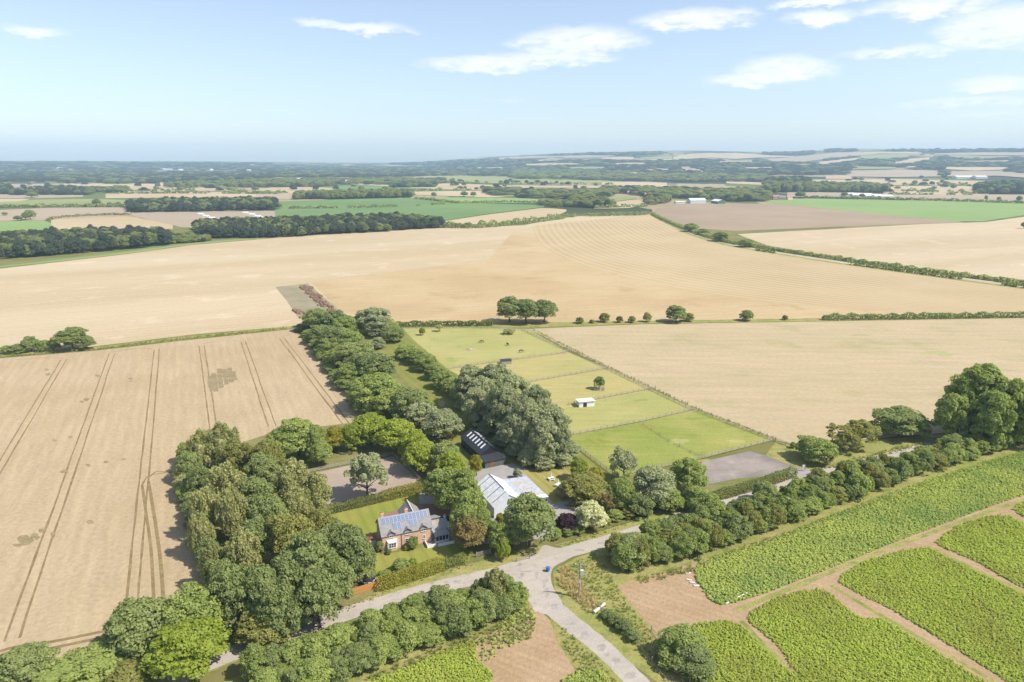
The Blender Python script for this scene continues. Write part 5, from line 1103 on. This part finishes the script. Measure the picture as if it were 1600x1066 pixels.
w_ = MB(); w_.box(10.1, 12.3, -2.75, -2.6, 0, .75); w_.box(12.7, 16.8, -3.05, -2.9, 0, .75); w_.box(10.1, 10.25, -2.6, -.1, 0, .75)
o = w_.build('patio_wall', WHITE); o.location = hs.location; o.rotation_euler = hs.rotation_euler; tag(o, 'low white wall round the patio in front of the porch', 'wall')
s_ = empty('garden_shed', (*local(hs, (-3.0, 2.4)), 0), R(22)); tag(s_, 'small red-roofed shelter on the terrace beside the house gable', 'shed')
MB().box(0, 2.0, 0, 2.4, 0, 1.9).build('wall', CREAMW, s_); gable_roof(0, 2, 0, 2.4, 1.9, 2.7, .15, .08, 'y').build('roof', RED, s_)

# --- black barn
bn = empty('black_barn', (-9.6, 191.3, 0), R(27)); tag(bn, 'black boarded barn with rows of white rooflights', 'barn')
MB().prism([(0, 0), (6.8, 0), (6.8, 3.1), (3.4, 5.3), (0, 3.1)], 'y', 0, 15).build('wall', BLACKB, bn)
br_ = gable_roof(0, 6.8, 0, 15, 3.1, 5.3, .25, .12, 'y').build('roof', BLACKR, bn)
a2 = math.atan2(2.2, 3.4)
for k in range(6):
    y = 2.2 + 2.1 * k
    for sgn in (-1, 1):
        def pt(s, yy, l=.135): return Vector((3.4 + sgn * math.cos(a2) * s + sgn * math.sin(a2) * l, yy, 5.3 + .02 - math.sin(a2) * s + math.cos(a2) * l))
        q = [pt(.5, y), pt(2.5, y), pt(2.5, y+.75), pt(.5, y+.75)]
        MB().slab(*(q if sgn > 0 else q[::-1]), .03).build('rooflight', WHITE, br_)
MB().box(3.25, 3.55, -.3, 15.3, 5.43, 5.5).build('ridge_cap', BLACKR, br_)
MB().prism([(-3.4, 0), (-.005, 0), (-.005, 2.6), (-3.4, 2.1)], 'x', 0, 6.8).build('lean_to_wall', plain('dark_green_boards', (.10,.115,.105), .8), bn)
MB().slab((-.25, -3.75, 2.2), (7.05, -3.75, 2.2), (7.05, .0, 2.85), (-.25, .0, 2.85), .1).build('lean_to_roof', BLACKR, bn)
MB().box(1.5, 3.1, -3.46, -3.4, 0, 1.95).build('door', plain('brown_door', (.20,.10,.06), .7), bn)
for k in range(5): MB().box(-.06, 0, 1.5 + 2.7*k, 2.9 + 2.7*k, .9, 2.1).build('window', GLASS, bn)

# --- white barn with lean-to
wb = empty('white_barn', (-4.6, 158.9, 0), R(25)); tag(wb, 'white-roofed barn with a long grey lean-to', 'barn')
MB().prism([(0, 0), (8.4, 0), (8.4, 3.2), (4.2, 5.9), (0, 3.2)], 'y', 0, 13).build('wall', STEEL, wb)
wr = gable_roof(0, 8.4, 0, 13, 3.2, 5.9, .2, .1, 'y').build('roof', WHITER, wb)
a3 = math.atan2(2.7, 4.2)
for k in range(4):
    y = 1.6 + 3.3 * k
    for sgn in (-1, 1):
        def pt(s, yy, l=.115): return Vector((4.2 + sgn * math.cos(a3) * s + sgn * math.sin(a3) * l, yy, 5.9 + .02 - math.sin(a3) * s + math.cos(a3) * l))
        q = [pt(.15, y), pt(4.6, y), pt(4.6, y+.28), pt(.15, y+.28)]
        MB().slab(*(q if sgn > 0 else q[::-1]), .03).build('roof_strip', plain('weathered_joint', (.22,.23,.24), .7) if k == 0 and sgn < 0 else bpy.data.materials['weathered_joint'], wr)
MB().box(4.1, 4.3, 3, 13.2, 6.0, 6.09).build('ridge_cap', bpy.data.materials['weathered_joint'], wr)
MB().prism([(8.405, 0), (15.4, 0), (15.4, 2.7), (8.405, 3.15)], 'y', 0, 13).build('lean_to_wall', STEEL, wb)
lt = MB().slab((8.45, -.25, 3.34), (15.75, -.25, 2.82), (15.75, 13.2, 2.82), (8.45, 13.2, 3.34), .1).build('lean_to_roof', GREYR, wb)
for k in range(3):
    y = 2.0 + 3.7 * k; MB().slab((10.2, y, 3.245), (14.2, y, 2.96), (14.2, y+.75, 2.96), (10.2, y+.75, 3.245), .02).build('rooflight', RUST, lt)
MB().slab((8.45, -.26, 3.37), (15.75, -.26, 2.85), (15.75, 1.4, 2.85), (8.45, 1.4, 3.37), .025).build('flashing', WHITER, lt)
for k in range(4): MB().box(11.0 + 1.1*k, 11.95 + 1.1*k, -.05, 0, .3, 2.2).build('window', GLASS, wb)
for x in (11.0, 15.3): MB().box(x-.08, x+.06, -.1, -.02, 0, 2.7).build('post', DARKM, wb)
poly_sheet('barn_path', [local(wb, q) for q in [(9,-2.2),(16.5,-2.2),(26,-.2),(26,1.0),(16.5,.2),(16.5,4),(15.45,4),(15.45,-.02),(9,-.02)]], PAVE, 6.5*LZ, False)

# --- field shelters, pole, bins and garden things
fs = empty('field_shelter', (*P(905, 637)[:2], 0), R(14)); tag(fs, 'white field shelter with a dark doorway in the paddock', 'shelter')
MB().box(0, 6, 0, 3.4, 0, 2.1).build('wall', WHITE, fs); MB().slab((-.3,-.4,2.35),(6.3,-.4,2.35),(6.3,3.7,2.12),(-.3,3.7,2.12),.1).build('roof', WHITE, fs); MB().box(1.6, 3.0, -.05, 0, 0, 1.7).build('doorway', DARKM, fs)
fs = empty('field_shelter', (*P(784, 570)[:2], 0), R(14)); tag(fs, 'low dark timber field shelter at the far paddock fence', 'shelter')
MB().box(0, 4.6, 0, 3, 0, 1.7).build('wall', TIMBER, fs); MB().slab((-.2,-.3,2.0),(4.8,-.3,2.0),(4.8,3.3,1.72),(-.2,3.3,1.72),.1).build('roof', BLACKR, fs)
pl = empty('telegraph_pole', (*P(905, 933)[:2], 0)); tag(pl, 'wooden telegraph pole with a transformer box beside the side lane', 'pole')
MB().tube((0,0,0), (0,0,8.2), .2, .14).build('post', TIMBER, pl); MB().box(-1.1, 1.1, -.07, .07, 7.7, 7.88).build('crossarm', TIMBER, pl)
for x in (-1, 0, 1): MB().tube((x, 0, 7.88), (x, 0, 8.12), .07, .05).build('insulator', WHITE, pl)
MB().box(.05, .75, -.35, .35, 5.4, 6.5).build('transformer', plain('grey_paint', (.5,.5,.5), .6), pl); MB().box(-.25, .1, -.2, .2, 3.5, 4.3).build('switch_box', bpy.data.materials['grey_paint'], pl)
bi = empty('wheelie_bin', (*P(856, 893)[:2], 0), R(35)); tag(bi, 'blue wheelie bin standing at the lane junction', 'bin')
BLUE = plain('blue_plastic', (.05, .16, .36), .45, .4)
MB().add([(-.25,-.28,.05),(.25,-.28,.05),(.25,.28,.05),(-.25,.28,.05),(-.32,-.36,1.0),(.32,-.36,1.0),(.32,.36,1.0),(-.32,.36,1.0)],[(0,3,2,1),(4,5,6,7),(0,1,5,4),(1,2,6,5),(2,3,7,6),(3,0,4,7)]).build('body', BLUE, bi)
MB().box(-.36, .36, -.42, .4, 1.003, 1.1).build('lid', BLUE, bi)
for x in (-.26, .26): MB().tube((x-.04, .33, .12), (x+.04, .33, .12), .12, .12, 10).build('wheel', DARKM, bi)
lg = empty('fallen_log', (*P(938, 953)[:2], 0), R(38)); tag(lg, 'bleached broken log lying in the grass by the side lane', 'log')
MB().tube((-1.9,0,.3), (-.2,.15,.38), .36, .30).build('log_piece', CONC, lg); MB().tube((.4,.3,.35), (1.7,.5,.45), .26, .32).build('log_piece', CONC, lg)
MB().tube((-.2,.2,.35), (.5,.3,.35), .2, .2).build('log_core', TIMBER, lg)
for i, (x, y) in enumerate([(1077,907),(1082,911),(1088,916),(1075,896)]):
    o = MB().box(-.6, .6, -.25, .25, 0, .2).build('concrete_slab', CONC, loc=(*P(x, y)[:2], 0), rz=R(-20 + 9*i)); tag(o, 'pale broken slab lying at the edge of the bare soil', 'slab', 'pale slabs at the soil edge')
o = MB().tube((-3.6,0,.14), (3.6,0,.16), .13, .13, 8).build('irrigation_pipe', WHITE, loc=(*P(1152, 935)[:2], 0), rz=R(33)); tag(o, 'pale pipe lying along the edge of the leafy crop', 'pipe')
sg = empty('entrance_sign', (*P(1255, 736)[:2], 0)); tag(sg, 'white sign box beside the gravel yard entrance', 'sign')
MB().box(-.5, .5, -.1, .1, .35, 1.9).build('board', WHITE, sg)
for x in (-.42, .42): MB().box(x-.05, x+.05, -.16, -.1, 0, 2).build('post', TIMBER, sg)
tp = empty('trampoline', (*P(575, 909)[:2], 0)); tag(tp, 'round black trampoline behind the orange fence', 'trampoline')
def ring_mesh(b, r, z, t, n=20):
    for k in range(n):
        a, c = 2*math.pi*k/n, 2*math.pi*(k+1)/n; b.tube((r*math.cos(a), r*math.sin(a), z), (r*math.cos(c), r*math.sin(c), z), t, t, 5)
    return b
ring_mesh(MB(), 1.7, .8, .07).build('frame', STEEL, tp)
MB().tube((0,0,.77), (0,0,.8), 1.62, 1.62, 24).build('mat', DARKM, tp)
for k in range(6):
    a = k * math.pi / 3; MB().tube((1.7*math.cos(a), 1.7*math.sin(a), 0), (1.7*math.cos(a), 1.7*math.sin(a), 2.3), .035, .035, 6).build('leg', DARKM, tp)
ring_mesh(MB(), 1.7, 2.3, .045).build('net_ring', DARKM, tp)
ft = empty('fountain', (*P(695, 812)[:2], 0)); tag(ft, 'white tiered fountain in a dark round basin on the drive', 'fountain')
ring_mesh(MB(), 1.15, .2, .2).build('basin', DARKM, ft); MB().tube((0,0,0), (0,0,.12), 1.05, 1.05, 20).build('water', GLASS, ft)
MB().tube((0,0,.1), (0,0,1.5), .2, .1).tube((0,0,.85), (0,0,1.0), .15, .5, 12).tube((0,0,1.45), (0,0,1.55), .1, .28, 12).build('column', WHITE, ft)
bc = empty('garden_bench', (*P(634, 896)[:2], 0), R(20)); tag(bc, 'white garden bench in front of the rounded shrubs', 'bench')
MB().box(-1.0, 1.0, -.3, .25, .4, .47).build('seat', WHITE, bc); MB().box(-1.0, 1.0, .25, .32, .5, .95).build('backrest', WHITE, bc)
for x in (-.9, .9): MB().box(x-.06, x+.06, -.28, .3, 0, .4).build('leg', WHITE, bc)
for i, (x, y) in enumerate([(861, 750), (872, 760)]):
    t_ = empty('picnic_table', (*P(x, y)[:2], 0), R(20 + 30*i)); tag(t_, ['white picnic table with a folded parasol close to the barn path', 'white picnic table with a folded parasol close to the pale bush'][1 - i if i else 0] if False else ('white picnic table with a folded parasol at the middle of the side lawn' if i == 0 else 'white picnic table with a folded parasol next to the pale bush'), 'table')
    MB().box(-.9, .9, -.4, .4, .7, .76).build('tabletop', WHITE, t_)
    for s in (-1, 1): MB().box(-.9, .9, s*.75-.14, s*.75+.14, .42, .47).build('seat', WHITE, t_)
    for s in (-.6, .6): MB().box(s-.05, s+.05, -.85, .85, 0, .69).build('leg', WHITE, t_)
    MB().tube((0,0,.76), (0,0,1.2), .03, .03, 6).tube((0,0,1.2), (0,0,2.5), .16, .03, 8).build('parasol', WHITE, t_)
hr = empty('hay_ring', (*P(735, 546)[:2], 0)); tag(hr, 'round hay feeder with a trodden heap of hay in the far paddock', 'feeder')
ring_mesh(MB(), 1.7, .5, .06).build('rail', TIMBER, hr); MB().ball((0,0,.05), (1.5,1.5,.45), 14, 6).build('hay', plain('hay', (.42,.35,.22), .95, .05, .3, 2), hr)
for k in range(8):
    a = k*math.pi/4; MB().tube((1.7*math.cos(a),1.7*math.sin(a),0), (1.7*math.cos(a),1.7*math.sin(a),.55), .04, .04, 5).build('upright', TIMBER, hr)

# grazing horses: one continuous skinned body each
def horse(loc, rz, label, coat):
    b = [((-.75,0,1.25),.30),((-.2,0,1.22),.33),((.45,0,1.25),.32),((.85,0,1.30),.22),((1.25,0,.85),.15),((1.55,0,.42),.13),((1.78,0,.18),.085)]
    vs = [q for q, r in b]; rad = [r for q, r in b]; ed = [(i, i+1) for i in range(len(b)-1)]
    for root, x in ((0, -.72), (2, .45)):
        for s in (-.2, .2):
            k = len(vs); dx = .12 if root == 0 else 0.0
            vs += [(x, s, .85), (x - dx, s, .48), (x - dx*.6, s, .06)]; rad += [.15, .075, .06]; ed += [(root, k), (k, k+1), (k+1, k+2)]
    k = len(vs); vs += [(-1.08,0,1.15), (-1.16,0,.6)]; rad += [.06, .05]; ed += [(0, k), (k, k+1)]
    me = bpy.data.meshes.new('horse'); me.from_pydata(vs, ed, []); me.update()
    o = obj('horse', me, coat, loc=loc, rz=rz); md = o.modifiers.new('skin', 'SKIN'); o.modifiers.new('sub', 'SUBSURF').levels = 1
    for i, r in enumerate(rad): me.skin_vertices[0].data[i].radius = (r, r)
    me.skin_vertices[0].data[0].use_root = True
    o.modifiers['sub'].render_levels = 1
    return tag(o, label, 'horse')
COAT = plain('bay_coat', (.14, .065, .035), .6, .2, .2)
horse((*P(753, 536)[:2], 0), R(190), 'brown horse grazing beside the hay feeder', COAT)
horse((*P(793, 540)[:2], 0), R(-60), 'brown horse grazing in the middle of the far paddock', COAT)
horse((*P(814, 551)[:2], 0), R(10), 'brown horse grazing by the far paddock fence', COAT)

# ---------------------------------------------------------------- fences
POSTM = mesh_from('fence_post', *(lambda b: (b.v, b.f))(MB().box(-.07, .07, -.07, .07, 0, 1.3)))
POSTM.materials.append(TIMBER)
def fence(line, label, step=2.7, rails=3, h=1.25, group=None, mat=TIMBER, name='paddock_fence'):
    c = [Vector((*P(*q)[:2], 0)) for q in line]; o = empty(name, c[0]); tag(o, label, 'fence', group)
    for i in range(len(c) - 1):
        d = c[i+1] - c[i]; L = d.length; n = max(1, int(L / step)); a = math.atan2(d.y, d.x)
        for k in range(n + (i == len(c) - 2)):
            p = bpy.data.objects.new('post', POSTM); COL.objects.link(p); p.parent = o; q = c[i] + d * (k / n) - c[0]; p.location = q; p.rotation_euler[2] = a
        for r in range(rails):
            z = .4 + (h - .5) * r / max(1, rails - 1)
            e = MB().box(0, L, -.03, .03, z - .055, z + .055).build('rail', mat, o); e.location = c[i] - c[0] + Vector((0, 0, .002 * i)); e.rotation_euler[2] = a
    return o
fence([(700,577),(790,564),(862,555),(888,550)], 'grey post and rail fence between the far paddock and the dry paddock')
fence([(830,597),(950,576)], 'grey post and rail fence between the dry and the yellow paddock')
fence([(888,633),(1024,607)], 'grey post and rail fence behind the white field shelter')
fence([(885,682),(1000,660),(1088,640)], 'grey post and rail fence above the lush paddock')
fence([(985,741),(1080,722),(1212,688)], 'grey post and rail fence between the lush paddock and the gravel yard')
fence([(815,516),(930,568),(1080,640),(1212,690),(1244,702)], 'long boundary fence between the paddocks and the fallow field', 3.2)
fence([(628,514),(720,513),(815,516)], 'fence along the top of the far paddock under the field hedge', 3.6)
fence([(895,694),(930,722),(966,748)], 'fence between the lush paddock and the side lawn')
fence([(1005,664),(1045,690),(1098,716)], 'thin wire fence crossing the lush paddock', 4, 1, 1.0)
fence([(484,739),(560,723),(614,712)], 'post and rail fence along the back of the riding arena', 2.6)
fence([(614,712),(640,735),(662,757)], 'post and rail fence at the barn end of the riding arena', 2.6)
fence([(808,878),(828,873)], 'short rail fence under the large maple at the garden entrance', 2.2, 2, 1.0)
fence([(935,948),(990,1000),(1050,1075)], 'old wire fence along the ditch of the side lane', 4.5, 1, 1.0)
fence([(1018,985),(1045,1020),(1078,1066)], 'sagging timber rail fence beside the bulky shrub', 3.2, 2, .9)
fence([(918,574),(942,572)][:0] or [(928,606),(944,606),(944,611),(928,611),(928,606)], 'square timber guard round the young paddock tree', 1.9, 3, 1.2, name='tree_guard')
of = empty('board_fence', (*P(536, 936)[:2], 0)); tag(of, 'orange close-boarded fence beside the golden hedge', 'fence')
d_ = P(592, 918) - P(536, 936); L_ = d_.length; of.rotation_euler[2] = math.atan2(d_.y, d_.x); nb = int(L_ / .3)
bme = mesh_from('fence_board', *(lambda b: (b.v, b.f))(MB().box(0, .285, -.02, .02, .05, 1.75))); bme.materials.append(NEWT)
for k in range(nb):
    o = bpy.data.objects.new('board', bme); COL.objects.link(o); o.parent = of; o.location = (k*.3, .012 * (k % 2), random.uniform(-.02, .02))
for z in (.4, 1.4): MB().box(0, L_, .035, .09, z, z+.09).build('rail', NEWT, of)
gt = empty('field_gate', (*P(745, 871)[:2], 0), R(25)); tag(gt, 'pale timber gate between the front hedge and the weeping tree', 'gate')
for z in (.3, .6, .9, 1.15): MB().box(0, 3.4, -.03, .03, z, z+.09).build('bar', TIMBER, gt)
for x in (-.12, 3.4): MB().box(x, x+.14, -.07, .07, 0, 1.45).build('gatepost', TIMBER, gt)

# ---------------------------------------------------------------- far buildings
def far_house(x, y, wd, dp, he, hr_, wall, roof, label, rz=15, name='village_house', cat='house', group=None):
    p = drape([x], [y])[0]; o = empty(name, p, R(rz)); tag(o, label, cat, group)
    MB().prism([(-dp/2, -1), (dp/2, -1), (dp/2, he), (0, hr_), (-dp/2, he)], 'x', -wd/2, wd/2).build('wall', wall, o)
    gable_roof(-wd/2, wd/2, -dp/2, dp/2, he, hr_, .5, .3).build('roof', roof, o)
    if name == 'village_house':
        for k in range(2): MB().box(-wd*.3 + wd*.4*k, -wd*.3 + wd*.4*k + 1.3, -dp/2-.08, -dp/2, 1.2, 2.6).build('window', GLASS, o)
        MB().box(wd*.3, wd*.3+1, -.5, .5, he, hr_+1.4).build('chimney', RED, o)
    return o
GREEND = plain('green_cladding', (.10, .16, .13), .7)
far_house(1088, 317.5, 34, 20, 6, 10, STEEL, STEEL, 'large pale grey barn at the edge of the ploughed field', 8, 'farm_barn', 'barn')
far_house(1122, 318, 26, 17, 5, 8.5, GREEND, WHITER, 'green barn with a white roof at the edge of the ploughed field', -75, 'farm_barn', 'barn')
far_house(1062, 318, 20, 8, 3, 4.5, STEEL, CREAMW, 'low cream store beside the large pale barn', 8, 'farm_barn', 'barn')
for i, (x, y, rz) in enumerate([(1040,299,10),(1045,301,40),(1075,299,-20),(1094,304,15),(1125,299,30),(1012,303,-10),(985,304,5),(1152,309,12),(1160,307,-30),(1200,309,20),(1212,311,5),(1222,312,-15),(1232,312,30),(1012,307,0),(1185,305,18)]):
    far_house(x, y, 16, 9, 5, 9, [CREAMW, BRICK][i % 2], [RED, SLATE][i % 3 == 2], 'small pitched-roof village house among the trees beyond the ploughed field', rz, group='village houses')
for i, (x, y, wd) in enumerate([(1325,306.5,30),(1345,307.5,50),(1362,309,40),(1378,310,44)]):
    far_house(x, y, wd, 18, 5, 8, STEEL, WHITER if i % 2 else STEEL, 'long white farm shed behind the bright green crop', 4, 'farm_shed', 'shed', 'white sheds of the far farm')
for i, (x, y) in enumerate([(314,335.5),(322,338.5),(331,341.5),(384,333.5),(394,336),(403,339),(413,341.5),(318,329.5)]):
    p = P(x, y); o = empty('pig_ark', (p.x, p.y, 0), R(-20)); tag(o, 'white rounded pig ark in the far bare field', 'pig ark', 'pig arks in the far field')
    pr = [(math.cos(math.pi*k/8)*2.6, math.sin(math.pi*k/8)*2.6) for k in range(9)]; MB().prism(pr, 'x', -5, 5).build('shell', WHITE, o); MB().box(5.0, 5.04, -.9, .9, 0, 1.5).build('doorway', DARKM, o)
p = P(292, 330); o = MB().tube((0,0,0), (-1.5,0,14), .9, .5, 8).build('dead_trunk', CONC, loc=(p.x, p.y, 0)); tag(o, 'bare white dead trunk in front of the dark rectangular wood', 'dead tree')
for i, (x, y, wd) in enumerate([(265,266,120),(295,266.5,150),(60,263,120),(100,264,90),(520,261,80),(470,283,40),(505,285,26),(545,286,22),(700,272,60),(730,272.5,110),(755,272.5,70),(1505,279,80),(1530,279,50),(390,259,100),(340,264,80)]):
    far_house(x, y, wd, 30, 7, 11, STEEL, [STEEL, WHITER, RED][i % 3 if 500 < x < 800 else i % 2], 'pale long shed roof far out in the vale', 5, 'distant_shed', 'shed', 'pale roofs far out in the vale')

rh = random.Random(5)
for k in range(26):
    x, y = (rh.uniform(560, 720), rh.uniform(266, 275)) if k % 2 else (rh.uniform(-20, 420), rh.uniform(257, 268))
    far_house(x, y, rh.uniform(20, 45), 14, 6, 11, [CREAMW, STEEL][k % 2], RED if 560 < x else [WHITER, RED, STEEL][k % 3], 'tiny town roof among the distant woods', rh.uniform(-30, 30), 'distant_house', 'house', 'distant town roofs')

# ---------------------------------------------------------------- the air
hz = MB().box(-10400, 10400, -10400, 10400, -60, 280).build('haze', None); tag(hz, 'thin summer haze over the whole vale', 'haze', kind='stuff')
m = bpy.data.materials.new('haze'); m.use_nodes = True; t = NT(m.node_tree); t.n.clear()
v = t.new('ShaderNodeVolumePrincipled'); v.inputs['Color'].default_value = (.56, .78, 1.0, 1); v.inputs['Density'].default_value = 9.5e-5; v.inputs['Anisotropy'].default_value = 0
o = t.new('ShaderNodeOutputMaterial'); t.put(o.inputs['Volume'], v.outputs[0])
hz.data.materials.append(m); hz.display_type = 'WIRE'
